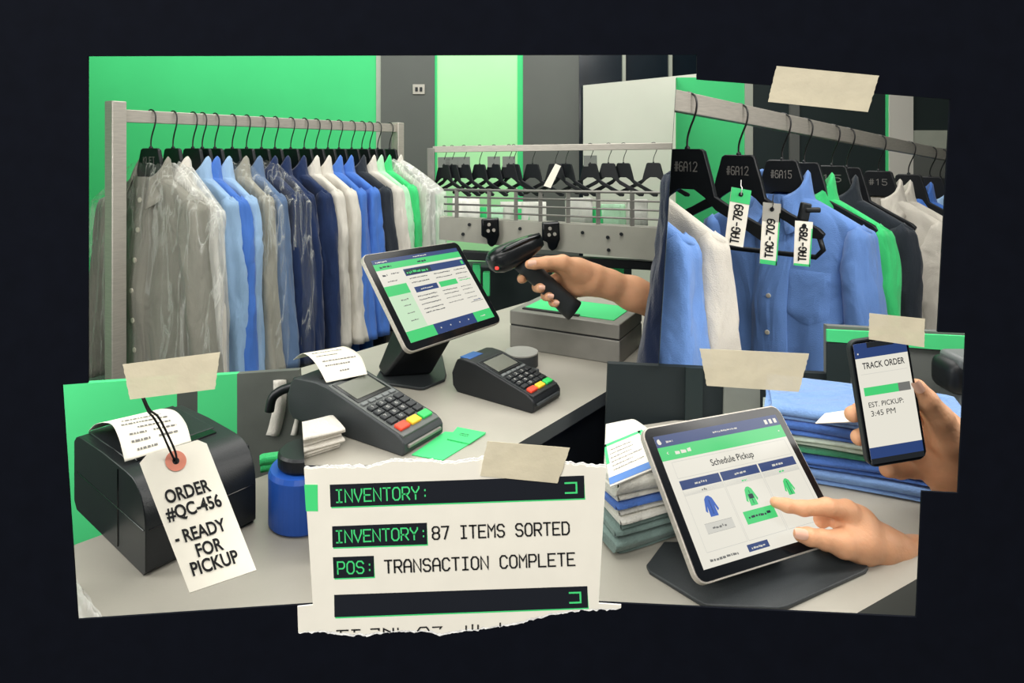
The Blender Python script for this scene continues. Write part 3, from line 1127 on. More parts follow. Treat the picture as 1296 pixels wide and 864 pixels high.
class Slate:
    """a flat device: frame x right, z up, front -y, centre in the middle of the glass"""

    def __init__(s, t, w, h, th, r, bez, case, mback=None):
        s.t, s.fr, s.w, s.h = t, frame(t), w, h
        mb = MB(s.fr)
        mb.prism([(x, 0, z) for x, z in rrect(w, h, r)], (0, th, 0))
        mb.build('case', case, t, bevel=.0015)
        mb = MB(s.fr)
        mb.prism([(x, -.0008, z) for x, z in rrect(w - .003, h - .003, r - .0015)], (0, .0012, 0))
        mb.build('bezel', M_GLOSS, t)
        s.bez = bez
        s.sw, s.sh = w - 2 * bez, h - 2 * bez
        s.mb = MB(s.fr)

    def q(s, u0, v0, u1, v1, k, lift=0):
        y = -.0011 - .00008 * lift
        x0, x1 = -s.sw / 2 + u0 * s.sw, -s.sw / 2 + u1 * s.sw
        z0, z1 = s.sh / 2 - v0 * s.sh, s.sh / 2 - v1 * s.sh
        s.mb.face([(x0, y, z1), (x1, y, z1), (x1, y, z0), (x0, y, z0)], UI[k])

    def poly(s, uv, k, lift=3):
        y = -.0011 - .00008 * lift
        pts = [Vector((-s.sw / 2 + u * s.sw, y, s.sh / 2 - v * s.sh)) for u, v in uv]
        for tr in tessellate_polygon([pts]):
            s.mb.face([pts[i] for i in tr], UI[k])

    def rule(s, u0, v0, u1, v1, k='l', w=.002):
        if abs(u1 - u0) > abs(v1 - v0):
            s.q(u0, v0 - w, u1, v0 + w, k, 2)
        else:
            s.q(u0 - w * .75, v0, u0 + w * .75, v1, k, 2)

    def txt(s, u, v, w, cap, string, k, bold=.02):
        sans_text(s.mb, string, (-s.sw / 2 + u * s.sw, -.0016, s.sh / 2 - v * s.sh), (1, 0, 0), (0, 0, 1), w * s.sw, cap * s.sh, UI[k], bold)

    def scr(s, u, v, w, h, k, rng):
        scribble(s.mb, (-s.sw / 2 + u * s.sw, -.0015, s.sh / 2 - v * s.sh), (1, 0, 0), (0, 0, 1), w * s.sw, h * s.sh, rng, UI[k])

    def done(s):
        s.mb.build('screen', UMATS, s.t)


# the tablet on the counter
k = 1.30
X, U = Vector((.5774, .8161, -.025)), Vector((-.5005, .378, .7788))
c = Vector((-.1093 * k, .9042 * k, CZ + (1.2491 - CZ) * k))
Ynrm = U.cross(X)
t = thing('tablet', 'black tablet with a green and navy order screen on the main counter', 'tablet', c, X, Ynrm)
s = Slate(t, .26, .19, .008, .014, .0145, M_STEEL)
r = random.Random(3)
s.q(0, 0, 1, 1, 'w')
s.q(0, 0, 1, .055, 'n', 1); s.scr(.03, .04, .12, .018, 'w', r); s.scr(.44, .035, .16, .014, 'w', r)
s.q(0, .055, 1, .135, 'g', 1); s.scr(.05, .11, .12, .028, 'd', r); s.scr(.46, .11, .1, .03, 'd', r)
s.q(0, .33, .235, .87, 'p', 1); s.q(0, .335, .235, .455, 'g', 2)
s.scr(.04, .21, .05, .03, 'k', r); s.scr(.13, .2, .09, .02, 'm', r); s.scr(.06, .29, .1, .018, 'm', r)
for v in (.53, .60, .69, .78):
    s.scr(.1, v, .08, .016, 'm', r)
s.q(.27, .165, 1, .255, 'n', 1); s.q(.28, .178, .57, .245, 'd', 2); s.scr(.29, .23, .24, .035, 'g', r); s.q(.955, .185, .985, .235, 'g', 2)
for v in (.30, .355):
    for u in (.29, .57, .82):
        s.scr(u, v, .2 if u < .8 else .15, .016, 'k', r)
s.q(.29, .405, .55, .475, 'n', 1); s.scr(.35, .45, .14, .016, 'w', r)
s.q(.575, .405, .79, .475, 'g', 1); s.scr(.82, .45, .15, .018, 'g', r); s.scr(.82, .42, .12, .012, 'm', r)
for v in (.53, .575, .63, .69, .735):
    s.scr(.28, v, .22, .016, 'k', r)
    if v < .7:
        s.scr(.57, v, .18, .014, 'm' if v > .6 else 'k', r)
        s.scr(.80, v, .13, .013, 'm', r)
s.q(.82, .745, .98, .75, 'k', 2); s.scr(.86, .735, .1, .014, 'n', r)
s.q(0, .875, 1, 1, 'n', 1); s.q(0, .875, .29, 1, 'g', 2); s.q(.77, .875, 1, 1, 'g', 2); s.scr(.84, .95, .06, .016, 'w', r)
for u in (.35, .46, .57, .68):
    s.q(u, .93, u + .012, .945, 'l', 2)
s.done()
# its stand
t = thing('tablet_stand', 'black angled stand with flat foot plate under the main counter tablet', 'stand', PZ(520, 475, ZC))
mb = MB(); mb.prism([PZ(*q, ZC + .0005) for q in ((476, 480), (484, 487), (530, 494), (538, 493.5), (563, 483), (565, 477), (560, 452), (552, 450), (510, 447), (488, 458))], (0, 0, .005)); mb.build('foot_plate', M_DARK, t, bevel=.0015)
q = [PZ(484, 477, ZC + .006), PZ(546, 474, ZC + .006)]
back = -(X.cross(U)) if (X.cross(U)).y < 0 else X.cross(U)
top = [c - U * .055 - X * .055 + back * .010, c - U * .065 + X * .045 + back * .010]
mb = MB()
f4 = [q[0], q[1], top[1], top[0]]
b4 = [q[0] + Vector((-.02, .05, 0)), q[1] + Vector((-.02, .05, 0)), top[1] + U * .07 , top[0] + U * .07]
mb.add(f4 + b4, [(0, 1, 2, 3), (4, 7, 6, 5), (0, 4, 5, 1), (1, 5, 6, 2), (2, 6, 7, 3), (3, 7, 4, 0)])
mb.build('arm', M_BLACK, t, bevel=.006)

# ------------------------------------------------------------------ card terminals


def terminal(label, fl, X, w, l, hb, hf, rnd, rows, fn, receipt, body_m, face_m, hump=.7):
    t = thing('card_terminal', label, 'card terminal', fl, X)
    fr = frame(t)
    # side outline: y back, z up
    ys = [0, .006, .30 * l, .60 * l, .72 * l, .80 * l, .90 * l, .965 * l, l]
    slope = lambda y: hf + (hb - hf) * min(1, y / (hump * l))
    prof = [(0, .004), (.004, 0), (l - .012, 0), (l - .002, .010), (l, hb * .55), (l - .008, hb * .86), (l * .93, hb * .985), (hump * l + .02, hb * 1.03), (hump * l, hb), (.012, slope(.012)), (.003, hf * .9), (0, hf * .7)]
    mb = MB(fr)
    mb.prism([(0, y, z) for y, z in prof], (w, 0, 0))
    mb.build('body', body_m, t, bevel=rnd, seg=3)
    ang = math.atan2(hb - hf, hump * l)
    ex, ey, ez = Vector((1, 0, 0)), Vector((0, math.cos(ang), math.sin(ang))), Vector((0, -math.sin(ang), math.cos(ang)))
    fo = Vector((0, 0, hf))

    def at(u, y, z=0.0):
        return fo + ex * u + ey * y + ez * z
    sl = hump * l / math.cos(ang)

    def slab(nm, u0, u1, y0, y1, z0, z1, m, bev=.001, par=t):
        mb = MB(fr)
        mb.prism([at(u0, y0, z0), at(u1, y0, z0), at(u1, y1, z0), at(u0, y1, z0)], fr.to_3x3().inverted() @ (fr.to_3x3() @ (ez * (z1 - z0))))
        return mb.build(nm, m, par, bevel=bev)
    slab('face_plate', .05 * w, .95 * w, .03 * sl, .97 * sl, -.004, .0012, face_m, .0008)
    slab('screen_frame', .10 * w, .90 * w, .60 * sl, .95 * sl, 0, .0022, M_GLOSS, .0006)
    slab('screen', .16 * w, .84 * w, .645 * sl, .91 * sl, 0, .0028, M_LCD, .0002)
    yy = .085 * sl
    cw = .84 * w / 3
    for i, m in enumerate((M_KRED, M_KYEL, M_KGRN)):
        slab('colour_key', .08 * w + i * cw + .002, .08 * w + (i + 1) * cw - .002, yy, yy + .085 * sl, .0005, .0055, m, .0014)
    nr, nc = rows
    rp = (.50 * sl - (yy + .10 * sl)) / nr if fn else (.56 * sl - (yy + .10 * sl)) / nr
    cw = .84 * w / nc
    for a in range(nr):
        for b in range(nc):
            o = slab('key', .08 * w + b * cw + .0016, .08 * w + (b + 1) * cw - .0016, yy + .105 * sl + a * rp + .001, yy + .105 * sl + (a + 1) * rp - .001, .0005, .005, M_KEY, .0012)
            mb = MB(fr)
            pc = at(.08 * w + (b + .36) * cw, yy + .105 * sl + (a + .36) * rp, .0052)
            kk = {0: ' 0  ', 1: '789 ', 2: '456 ', 3: '123 '}[a][b]
            if kk != ' ':
                stroke_text(mb, kk, pc, ex, ey, .0034, .0042, .0007)
                mb.build('digit', M_LTKEY, o)
    if fn:
        cw = .84 * w / 5
        for b in range(5):
            slab('function_key', .08 * w + b * cw + .0014, .08 * w + (b + 1) * cw - .0014, .535 * sl, .575 * sl, .0005, .004, M_KEY2, .001)
    mb = MB(fr); mb.box((w / 2, -.0005, hf * .52), (w * .82, .006, .0045)); mb.build('card_slot', M_STEELD if receipt else M_CHAR, t, bevel=.001)
    if receipt:
        mb = MB(fr); mb.box((w / 2, hump * l + .022, hb + .0015), (w * .74, .006, .003)); mb.build('paper_slot', M_BLACK, t, bevel=.001)
    else:
        mb = MB(fr); mb.prism([(w * .1, l * .80, hb * .995), (w * .55, l * .80, hb * .995), (w * .55, l * .93, hb * .99), (w * .1, l * .93, hb * .99)], (0, 0, .0022)); mb.build('blue_label', mat('blue_label', (48, 92, 160), rough=.3, var=.05), t, bevel=.0006)
        mb = MB(fr); mb.box((w + .003, l * .52, hb * .42), (.008, l * .5, hb * .5)); mb.build('side_reader', M_CHAR, t, bevel=.003)
    return t, at, fr


M_LTKEY = mat('key_print', (190, 190, 186), rough=.6, var=0)
M_LCD = mat('lcd_grey', (112, 114, 104), rough=.2, var=.04)
M_KRED = mat('key_red', (232, 74, 48), rough=.5, var=.02)
M_KYEL = mat('key_yellow', (240, 196, 52), rough=.5, var=.02)
M_KGRN = mat('key_green', (52, 200, 96), rough=.5, var=.02)
M_KEY = mat('key_black', (34, 37, 40), rough=.45, var=.04)
M_KEY2 = mat('key_grey', (108, 112, 112), rough=.45, var=.04)
fl1 = PZ(511, 579, ZC)
terminal('large dark card terminal printing a curled receipt on the counter front', fl1, (.541, .841, 0), .0855, .245, .066, .024, .004, (4, 4), True, True, M_CHAR, mat('terminal_face', (92, 96, 94), rough=.45, var=.06), .66)
fl2 = PZ(675.4, 524.4, ZC)
terminal('smaller glossy black card terminal between tablet and cash box', fl2, (.582, .813, 0), .0824, .172, .058, .024, .006, (4, 4), True, False, M_BLACK, M_DARK, .72)


def receipt_strip(label, left, right, yl, yr, rng, lines):
    L = smooth_path([P(*p, y) for p, y in zip(left, yl)], 6)
    Rr = smooth_path([P(*p, y) for p, y in zip(right, yr)], 6)
    t = thing('paper_receipt', label, 'receipt', L[-1])
    rows = [[a.lerp(b, j / 8) for j in range(9)] for a, b in zip(L, Rr)]
    mb = MB(); mb.grid(rows); o = mb.build('paper', M_PAPER, t, smooth=True)
    sd = o.modifiers.new('thick', 'SOLIDIFY'); sd.thickness = .0004; sd.offset = -1
    n = len(L)
    mb = MB()

    def pt(u, v):
        f = v * (n - 1); i = min(int(f), n - 2)
        a, b = L[i].lerp(L[i + 1], f - i), Rr[i].lerp(Rr[i + 1], f - i)
        nn = (b - a).cross(L[i + 1] - L[i]).normalized()
        if nn.dot(Vector((0, -.7, .7))) < 0:
            nn = -nn
        return a.lerp(b, u) + nn * .0009
    for v, u0, u1 in lines:
        u = u0
        while u < u1:
            w = rng.uniform(.02, .07)
            mb.face([pt(u, v), pt(min(u + w, u1), v), pt(min(u + w, u1), v - .022), pt(u, v - .022)])
            u += w + .015
    mb.build('small_print', M_GREYINK, t)
    return t


receipt_strip('curled white receipt coming out of the large card terminal', [(371, 455), (384, 447), (399, 459), (413, 484)], [(428, 440), (438, 438.5), (456, 450), (465, 473)],
              [1.03, 1.01, .985, .957], [1.07, 1.06, 1.035, .996], random.Random(5), [(.3, .15, .75), (.45, .1, .8), (.55, .12, .6), (.68, .15, .9), (.76, .15, .7), (.86, .4, .62)])

# green cards
for lab, q, z in (('large green card on the counter beside the large card terminal', ((521, 576), (563, 547), (614, 550), (560, 583)), ZC + .0004), ('small green printed card lying on the large green card', ((566, 556), (579, 541), (615, 548), (594, 562)), ZC + .0022)):
    mb = MB(); mb.prism([PZ(*p, z) for p in q], (0, 0, .0012))
    t = thing('green_card', lab, 'card', PZ(*q[0], z)); mb.build('card', M_GCARD, t)
    if z > ZC + .001:
        mb = MB(); r = random.Random(2)
        e = (PZ(*q[3], z) - PZ(*q[0], z)); e2 = (PZ(*q[1], z) - PZ(*q[0], z))
        o0 = PZ(*q[0], z + .0014)
        for f in (.5, .62):
            scribble(mb, o0 + e2 * f + e * .3, e.normalized(), e2.normalized(), e.length * .4, e2.length * .05, r)
        mb.build('print', M_INK, t)

# grey round tub behind the small terminal
t = thing('round_tub', 'low grey round tub behind the small card terminal', 'tub', PZ(660, 462, ZC))
p = PZ(660, 462, ZC)
mb = MB(); mb.tube([p, p + Vector((0, 0, .001)), p + Vector((0, 0, .022)), p + Vector((0, 0, .024))], [.031, .0325, .0325, .031], 36); mb.build('tub_body', M_CHAR, t, smooth=False)
mb = MB(); mb.tube([p + Vector((0, 0, .0242)), p + Vector((0, 0, .027)), p + Vector((0, 0, .028))], [.0325, .033, .031], 36); mb.build('lid', mat('tub_lid', (150, 150, 144), rough=.5, var=.04), t)

# cash box
fl = Vector((-.005, 1.349, ZC)); bx, by = Vector((.883, -.472, 0)), Vector((.472, .883, 0))
t = thing('cash_box', 'brushed steel cash box with a green topped lid on the far end of the counter', 'box', fl, bx)
fr = frame(t)
mb = MB(fr); mb.box((.122, .075, .0235), (.244, .15, .047)); mb.build('box_body', M_STEELD, t, bevel=.002)
mb = MB(fr); mb.box((.122, .075, .0485), (.240, .146, .003)); mb.build('seam', M_BLACK, t)
mb = MB(fr); mb.box((.122, .075, .0645), (.244, .15, .029)); mb.build('lid', M_STEELD, t, bevel=.002)
mb = MB(fr); mb.box((.122, .082, .0795), (.205, .118, .002)); mb.build('green_pad', M_GREEN, t, bevel=.0006)
mb = MB(fr); mb.box((.085, .024, .0800), (.13, .010, .004)); mb.build('dark_strip', M_BLACK, t, bevel=.0006)

# folded white cloths at the counter's near left
c0 = PZ(392, 583, ZC); z = 0
for i in range(3):
    tt, H = folded_cloth('white folded cloth on the counter near the large terminal, %s of three' % ('lowest', 'middle', 'topmost')[i], 'cloth', c0 + Vector((-.01 + .003 * i, .03, z)), (.8, .6, 0), .075, .06, 2, .0055, WHITE, i + 20, 'white cloths by the large terminal', name='folded_cloth')
    z += H
    for o in [x for x in bpy.data.objects if x.parent == tt]:
        clip(o, lp, ln)

# ------------------------------------------------------------------ hand with the scanner
ys = 1.21
t = thing('barcode_scanner', 'black handheld scanner with red light gripped above the cash box', 'scanner', P(717, 400, ys))
hp = [P(617.5, 334, ys - .012), P(622, 332, ys - .01), P(632, 329, ys - .008), P(648, 322, ys), P(664, 314, ys + .004), P(678, 306.5, ys + .008), P(686, 304, ys + .01)]
mb = MB(); mb.loft(hp, [.013, .023, .028, .028, .026, .022, .012], [.010, .0195, .0245, .025, .022, .017, .010], (0, 1, 0), 32, 2.6)
hd = mb.build('scanner_head', mat('scanner_black', (24, 27, 29), rough=.27, var=.06, scale=40), t, smooth=True)
mb = MB(); mb.loft([P(625, 324, ys - .016), P(640, 314.5, ys - .010), P(660, 305, ys - .004), P(683, 297, ys + .002)], [.014, .022, .021, .012], [.004, .006, .006, .004], (0, 1, 0), 24, 2.4)
mb.build('gloss_cover', M_GLOSS, t, smooth=True)
mb = MB(); mb.loft([P(660, 330, ys + .002), P(670, 340, ys + .002), P(687, 356, ys + .003), P(704, 372, ys + .004), P(718, 386, ys + .005), P(727, 393, ys + .005)],
                   [.016, .0165, .0165, .0165, .017, .0175], [.020, .0195, .018, .0185, .020, .021], (0, 1, 0), 28, 2.5)
mb.build('grip', M_DARK, t, smooth=True)
mb = MB(); mb.loft(smooth_path([P(657, 340, ys), P(661, 347, ys), P(667, 352, ys), P(675, 355, ys)], 3), [.006] * 10, [.003] * 10, (0, 1, 0), 12, 2); mb.build('trigger', M_GREEN, t, smooth=True)  # green colour stands in for greenish highlights on the trigger
p = P(629.5, 338.5, ys - .030); mb = MB(); mb.tube([p, p + Vector((-.003, -.003, -.001))], [.0042, .003], 14); mb.build('red_light', mat('red_led', (255, 70, 60), emit=1.3, var=0), t)
Q = lambda px, py, dy, r: (tuple(P(px, py, ys + dy)), r)
person('bare hand reaching in from the right to grip the barcode scanner', P(740, 360, ys),
       [[Q(842, 388, .05, .034), Q(800, 371, .03, .031), Q(770, 359, .015, .0255), Q(752, 353, .008, .0245)], [Q(752, 352, .008, .024), Q(730, 343, .008, .0225), Q(712, 336, .010, .0165)],
        [Q(750, 360, .014, .020), Q(732, 360, .020, .020), Q(720, 357, .022, .0165)], [Q(748, 350, 0, .019), Q(728, 339, -.012, .0175)]],
       [[Q(738, 344, -.010, .0175), Q(712, 332, -.025, .0145), Q(692, 332, -.033, .0115), Q(676, 333.5, -.035, .0105), Q(670, 334.5, -.034, .0085)],
        [Q(716, 338, .014, .0145), Q(694, 336, .034, .0115), Q(672, 346, .028, .0105), Q(661, 352, .004, .009), Q(660, 353, -.006, .0085)],
        [Q(722, 348, .020, .0145), Q(706, 352, .040, .0115), Q(688, 360, .034, .0108), Q(680, 363, .008, .0100), Q(684, 364.5, -.016, .009)],
        [Q(727, 357, .022, .0138), Q(716, 364, .042, .0112), Q(698, 371, .034, .0105), Q(691, 374, .010, .0098), Q(695, 375.5, -.013, .0088)],
        [Q(731, 364, .022, .0125), Q(724, 374, .038, .0100), Q(708, 380, .032, .0095), Q(700, 382, .010, .0088), Q(703, 383.5, -.010, .008)]],
       clips=[(clipP, clipN)], nails=[(P(673.5, 333, ys - .0455), P(660, 334.5, ys) - P(676, 333.5, ys), (0, -1, .1), .0125),
        (P(686, 363.5, ys - .0255), P(700, 366, ys) - P(684, 364.5, ys), (0, -1, .15), .0095), (P(697, 374.5, ys - .0222), P(710, 377, ys) - P(695, 375.5, ys), (0, -1, .15), .0095), (P(704.5, 382.8, ys - .0184), P(714, 386, ys) - P(703, 383.5, ys), (0, -1, .15), .008)])

# navy jacket hanging at the right of the counter
make_garment('jacket', 'deep navy jacket of which one sleeve hangs right of the scanning hand', 'jacket', (.500, 1.15, 1.685), (1, .0, 0), fabric('deep_navy', (20, 31, 56)), seed=41, W=.22, L=.85, T=.045, sleeves=(-1,), clips=[(clipP, clipN)], collar=False, splay=.085, fold=.006)

# ------------------------------------------------------------------ partition and the close-up rail of hangers
mb = MB()
tk = clipN * .0006
q = [P(856, 98, .98), P(856, 98, 3.4), P(833, 465, 3.4), P(833, 465, .98)]
mb.add([p for p in q] + [p + tk for p in q], [(0, 1, 2, 3), (7, 6, 5, 4), (0, 4, 5, 1), (1, 5, 6, 2), (2, 6, 7, 3), (3, 7, 4, 0)])
struct(mb.build('wall_partition', M_DKPANEL))
zt = 1.45 + 92 / F * 3.4
for i, (x0, x1, m, dy) in enumerate(((857, 943, M_GREEN, 0), (943, 953, M_LTRIM, -.01), (953, 1122, M_DKPANEL, 0), (1122, 1126, M_GREEN, -.01), (1126, 1156, M_WHITEP, -.02), (1156, 1330, M_DKPANEL, 0))):
    o = wall_strip('wall_right_%d' % (i + 1) if dy == 0 else 'trim_%d' % (10 + i), x0, x1, m, 3.4 + dy, 0, zt if x0 < 900 else 2.6)
wall_strip('trim_20', 1156, 1330, M_LTRIM, 3.385, 1.45 - (-12) / F * 3.4 - .10, 1.45 + 25 / F * 3.4)
wall_strip('trim_21', 1156, 1330, M_GREYWALL, 3.38, 1.25, 1.45 + 2 / F * 3.4)
wall_strip('trim_22', 1000, 1012, M_GREYWALL, 3.385, 0, 2.6)

CA, CB = Vector((.357, 1.375, 1.5566)), Vector((1.88, 2.75, 1.429))
cdv = (CB - CA).normalized()
cx_ = Vector((cdv.y, -cdv.x, 0)).normalized()
t = thing('hanging_rail', 'pale steel rail sloping across the hangers with numbered plates', 'clothes rail', CA)
mb = MB(); mb.box((CA + CB) / 2 + cdv * .1, ((CB - CA).length + .6, .022, .046), X=cdv, Y=cx_); o = mb.build('rail_tube', M_STEEL, t, bevel=.002)
lco, lno = clipP + clipN * .0009, -clipN
clip(o, lco, lno)
rclips = [(lco, lno)]


def crail(s):
    return CA + (CB - CA) * s


hooks = [(870, '#6A12', False, 'numbered black hanger nearest the left of the close-up rail, without a bar'), (935, '#6A12', True, 'empty numbered black hanger with trouser bar, carrying three paper tags'), (990, '#6A15', False, 'numbered black hanger of the blue shirt with chest pocket'),
         (1018, None, False, 'plain black hanger of the green shirt on the close-up rail'), (1053, '15', False, 'black hanger of the charcoal shirt on the close-up rail'), (1072, None, False, 'plain black hanger just behind that of the charcoal shirt'), (1112, '#15', False, 'numbered black hanger before the two white shirts on the close-up rail'),
         (1150, None, False, 'plain black hanger of the second white shirt on the close-up rail'), (1177, None, False, 'plain black hanger last but one on the close-up rail'), (1190, None, False, 'plain black hanger last at the far end of the close-up rail')]
hpos = {}
for px, tx, bar, lab in hooks:
    p = rail_at(CA, CB, px)
    hpos[px] = p
    h = thing('clothes_hanger', lab, 'hanger', p, cx_, group='black hangers on the close-up rail')
    make_hanger(h, bar=bar, text=tx, w=.205 if px < 980 else .195)
    for o in kids(h):
        clip(o, *rclips[0])
SKY, WHT = fabric('sky_blue', (110, 150, 214)), fabric('warm_white', (212, 206, 194))
g2 = [(crail(-.132), SKY, 60, .215, 'blue shirt whose sleeve fills the left edge of the close-up', .035),
      (crail(-.085), WHT, 61, .215, 'white shirt hanging before the large blue shirt in the close-up', .035),
      (hpos[990], fabric('oxford_blue', (104, 142, 206)), 62, .225, 'large blue shirt with chest pocket and button front facing the viewer', .05),
      (hpos[1018] + cdv * .02, GRN, 63, .215, 'vivid green shirt right behind the large blue shirt', .03),
      (hpos[1053], CHARC, 64, .22, 'charcoal shirt behind the vivid green shirt in the close-up', .03),
      (hpos[1112], WHT, 65, .21, 'nearer white shirt behind the charcoal one in the close-up', .03),
      (hpos[1112] + cdv * .11, WHT, 66, .215, 'farther white shirt before the last blue shirts in the close-up', .03),
      (hpos[1150] + cdv * .03, BLUE, 67, .215, 'blue shirt behind the white pair at the right of the close-up', .03),
      (hpos[1177], LBLUE, 68, .215, 'pale blue shirt at the far right end of the close-up rail', .03)]
for p, m, sd, W, lab, T in g2:
    big = sd == 62
    make_garment('shirt', lab, 'shirt', p, cx_, m, seed=sd, W=W, L=.72, T=T, group='shirts on the close-up rail', buttons=big, pocket=big, clips=rclips, fold=.012 if big else .007, nu=72, nv=44, splay=.04)
    # (the numbered hanger plates stand clear above the collars)

# paper tags on the barred hanger
for i, (q, gtop, tx, y) in enumerate((([(926, 236.5), (951, 241), (940.5, 313), (917, 308.5)], .25, 'TAG-789', 1.15), ([(966, 256), (988.5, 258), (983, 336), (961.5, 333)], -.93, 'TAC-709', 1.16), ([(1006.5, 279), (1029, 281), (1025, 337.5), (1004.5, 335.5)], -.95, 'TAG-789', 1.18))):
    lab = ('green topped paper tag reading TAG-789, leftmost of three on the barred hanger', 'grey topped paper tag in the middle of the three tags', 'rightmost paper tag, clipped beside the black clamp of the barred hanger')[i]
    a, b, c_, d_ = [P(*k_, y) for k_ in q]
    t = thing('paper_tag', lab, 'tag', (c_ + d_) / 2, group='paper tags on the barred hanger')
    mb = MB(); mb.prism([a, b, c_, d_], (0, .0012, 0)); mb.build('card', M_PAPER, t)
    f = lambda u, v, dy=-.0006: a.lerp(b, u).lerp(d_.lerp(c_, u), v) + Vector((0, dy, 0))
    mb = MB()
    if gtop > 0:
        mb.face([f(0, 0), f(1, 0), f(1, gtop), f(0, gtop)])
    else:
        mb.face([f(0, -gtop), f(1, -gtop), f(1, 1), f(0, 1)]); mb.face([f(.93, .15), f(1, .15), f(1, 1), f(.93, 1)])
    mb.build('green_band', M_GCARD, t)
    ex = (f(.5, 0) - f(.5, 1)).normalized(); ey = (f(0, .5) - f(1, .5)).normalized()
    wid, hgt = (a - d_).length, (a - b).length
    mb = MB(); o0 = f(.70, .95 if gtop > 0 else .88, -.001)
    stroke_text(mb, tx, o0, ex, ey, wid * (.66 if gtop > 0 else (.62 if i == 1 else .74)), hgt * .40, .0026)
    mb.build('printed_number', M_INK, t)
    mb = MB(); p = f(.5, .10, -.0008); mb.tube([p, p + Vector((0, -.0006, 0))], .0042, 14); mb.build('punched_hole', M_BLACK, t)
    if i < 2:
        mb = MB(); tp = P((938, 979)[i], (228, 246)[i], 1.5); mb.tube(smooth_path([p + Vector((0, -.001, 0)), p + Vector((.001, -.003, .012)), p.lerp(tp, .4) + Vector((0, 0, .004)), tp], 4), .0009, 6); mb.build('string', M_INK if i else M_WHITE, t)
    if i == 1:
        mb = MB(); mb.face([f(0, 0), f(1, 0), f(1, .3), f(0, .3)]); mb.build('grey_top', mat('tag_grey', (170, 168, 158), rough=.7, var=.04), t)
p = P(1018, 268, 1.225)
t = thing('clamp', 'small black clamp gripping the right arm of the barred hanger', 'clamp', p)
mb = MB(); mb.box(p, (.019, .014, .036), X=(.94, 0, -.2)); mb.build('jaw', M_BLACK, t, bevel=.003)
mb = MB(); mb.box(p + Vector((.014, -.004, .004)), (.030, .010, .010)); mb.build('lever', M_BLACK, t, bevel=.003)

# ------------------------------------------------------------------ pickup desk: counter, low screen behind it
kp, kn = side_plane((770, 460), (757, 762))
if kn.x > 0:
    kn = -kn
t = thing('pickup_counter', 'pale grey counter under the tilted pickup tablet and folded clothes', 'counter', (.3, .8, 0))
poly = [PZ(*q, ZC) for q in ((740, 549), (912, 523), (1300, 470), (1300, 650), (1161, 732), (1082, 777), (1060, 800), (735, 800))]
mb = MB(); mb.prism(poly, (0, 0, -.035)); o = mb.build('worktop', [M_CTOP], t)
o.data.materials.append(M_CEDGE2 if 'M_CEDGE2' in globals() else mat('counter_side', (120, 122, 116), rough=.5, var=.05))
for f in o.data.polygons:
    if abs(f.normal.z) < .5:
        f.material_index = 1
clip(o, kp, kn); clip(o, (0, .983, 0), (0, 1, 0))
cen = sum(poly, Vector()) / len(poly)
mb = MB(); mb.prism([(cen.x + (p.x - cen.x) * .88, cen.y + (p.y - cen.y) * .88, ZC - .036) for p in poly], (0, 0, -(ZC - .036))); o = mb.build('base', M_BLACK, t); clip(o, kp, kn)


def backdrop(nm, quad_px, y, m, thick=.012):
    q = [P(px, py, y) for px, py in quad_px]
    mb = MB(); mb.prism(q, (0, thick, 0))
    return struct(mb.build(nm, m))


YD = .99
backdrop('wall_desk_1', [(770, 460), (1047, 473), (1047, 640), (763, 640)], YD, mat('desk_screen', (24, 34, 36), rough=.7, var=.15, scale=6))
backdrop('wall_desk_2', [(1047, 412), (1320, 427), (1320, 640), (1047, 640)], YD, mat('desk_screen_grey', (104, 108, 104), rough=.7, var=.1, scale=5))
backdrop('trim_30', [(917, 467), (962, 469), (962, 600), (914, 600)], YD - .006, mat('desk_post', (120, 124, 116), rough=.6, var=.1), .004)
backdrop('trim_31', [(868, 465), (890, 466), (888, 600), (866, 600)], YD - .006, M_DKPANEL, .004)
backdrop('trim_32', [(1047, 417), (1320, 430), (1320, 452), (1047, 432)], YD - .006, M_GREEN, .004)
backdrop('trim_33', [(1047, 434), (1078, 435), (1074, 560), (1047, 560)], YD - .006, M_DKPANEL, .004)
# dark device standing behind the phone
t = thing('counter_machine', 'dark rounded machine behind the phone at the right edge', 'machine', P(1222, 500, .94))
mb = MB(); mb.box(P(1232, 473, .935), (.10, .06, .05)); mb.build('housing', M_BLACK, t, bevel=.016, seg=4)
q_ = P(1232, 473, .935); mb = MB(); mb.box((q_.x, q_.y, (q_.z - .02 + ZC) / 2), (.07, .045, q_.z - .02 - ZC)); mb.build('stand', M_KEY2, t, bevel=.003)
mb = MB(); mb.box(P(1236, 455, .93), (.08, .05, .02)); mb.build('lid', M_KEY2, t, bevel=.006)

# tablet
X, U = Vector((.912, .4088, -.0335)), Vector((-.2521, .6232, .7403))
c = Vector((.239, .6544, 1.1045))
t = thing('tablet', 'silver edged tablet showing Schedule Pickup on the foreground counter', 'tablet', c, X, U.cross(X))
s = Slate(t, .192, .1405, .007, .011, .0105, M_STEEL)
r = random.Random(9)
s.q(0, 0, 1, 1, 'w')
s.q(0, 0, 1, .095, 'n', 1); s.scr(.44, .06, .2, .018, 'l', r)
s.poly([(.028 + .016 * math.cos(a), .05 + .024 * math.sin(a)) for a in [i * .5 for i in range(1, 11)]], 'w'); s.scr(.075, .065, .05, .02, 'l', r)
for u in (.89, .93, .97):
    s.q(u - .012, .03, u + .012, .07, 'w', 2)
s.q(0, .095, 1, .205, 'g', 1); s.txt(.05, .165, .012, .032, '<', 'w'); s.scr(.11, .165, .12, .035, 'w', r); s.q(.955, .14, .965, .15, 'w', 2)
s.rule(.06, .225, .97, .225); s.rule(.06, .355, .97, .355); s.rule(.06, .225, .06, .355); s.rule(.97, .225, .97, .355)
s.txt(.33, .315, .34, .052, 'Schedule Pickup', 't', .012)
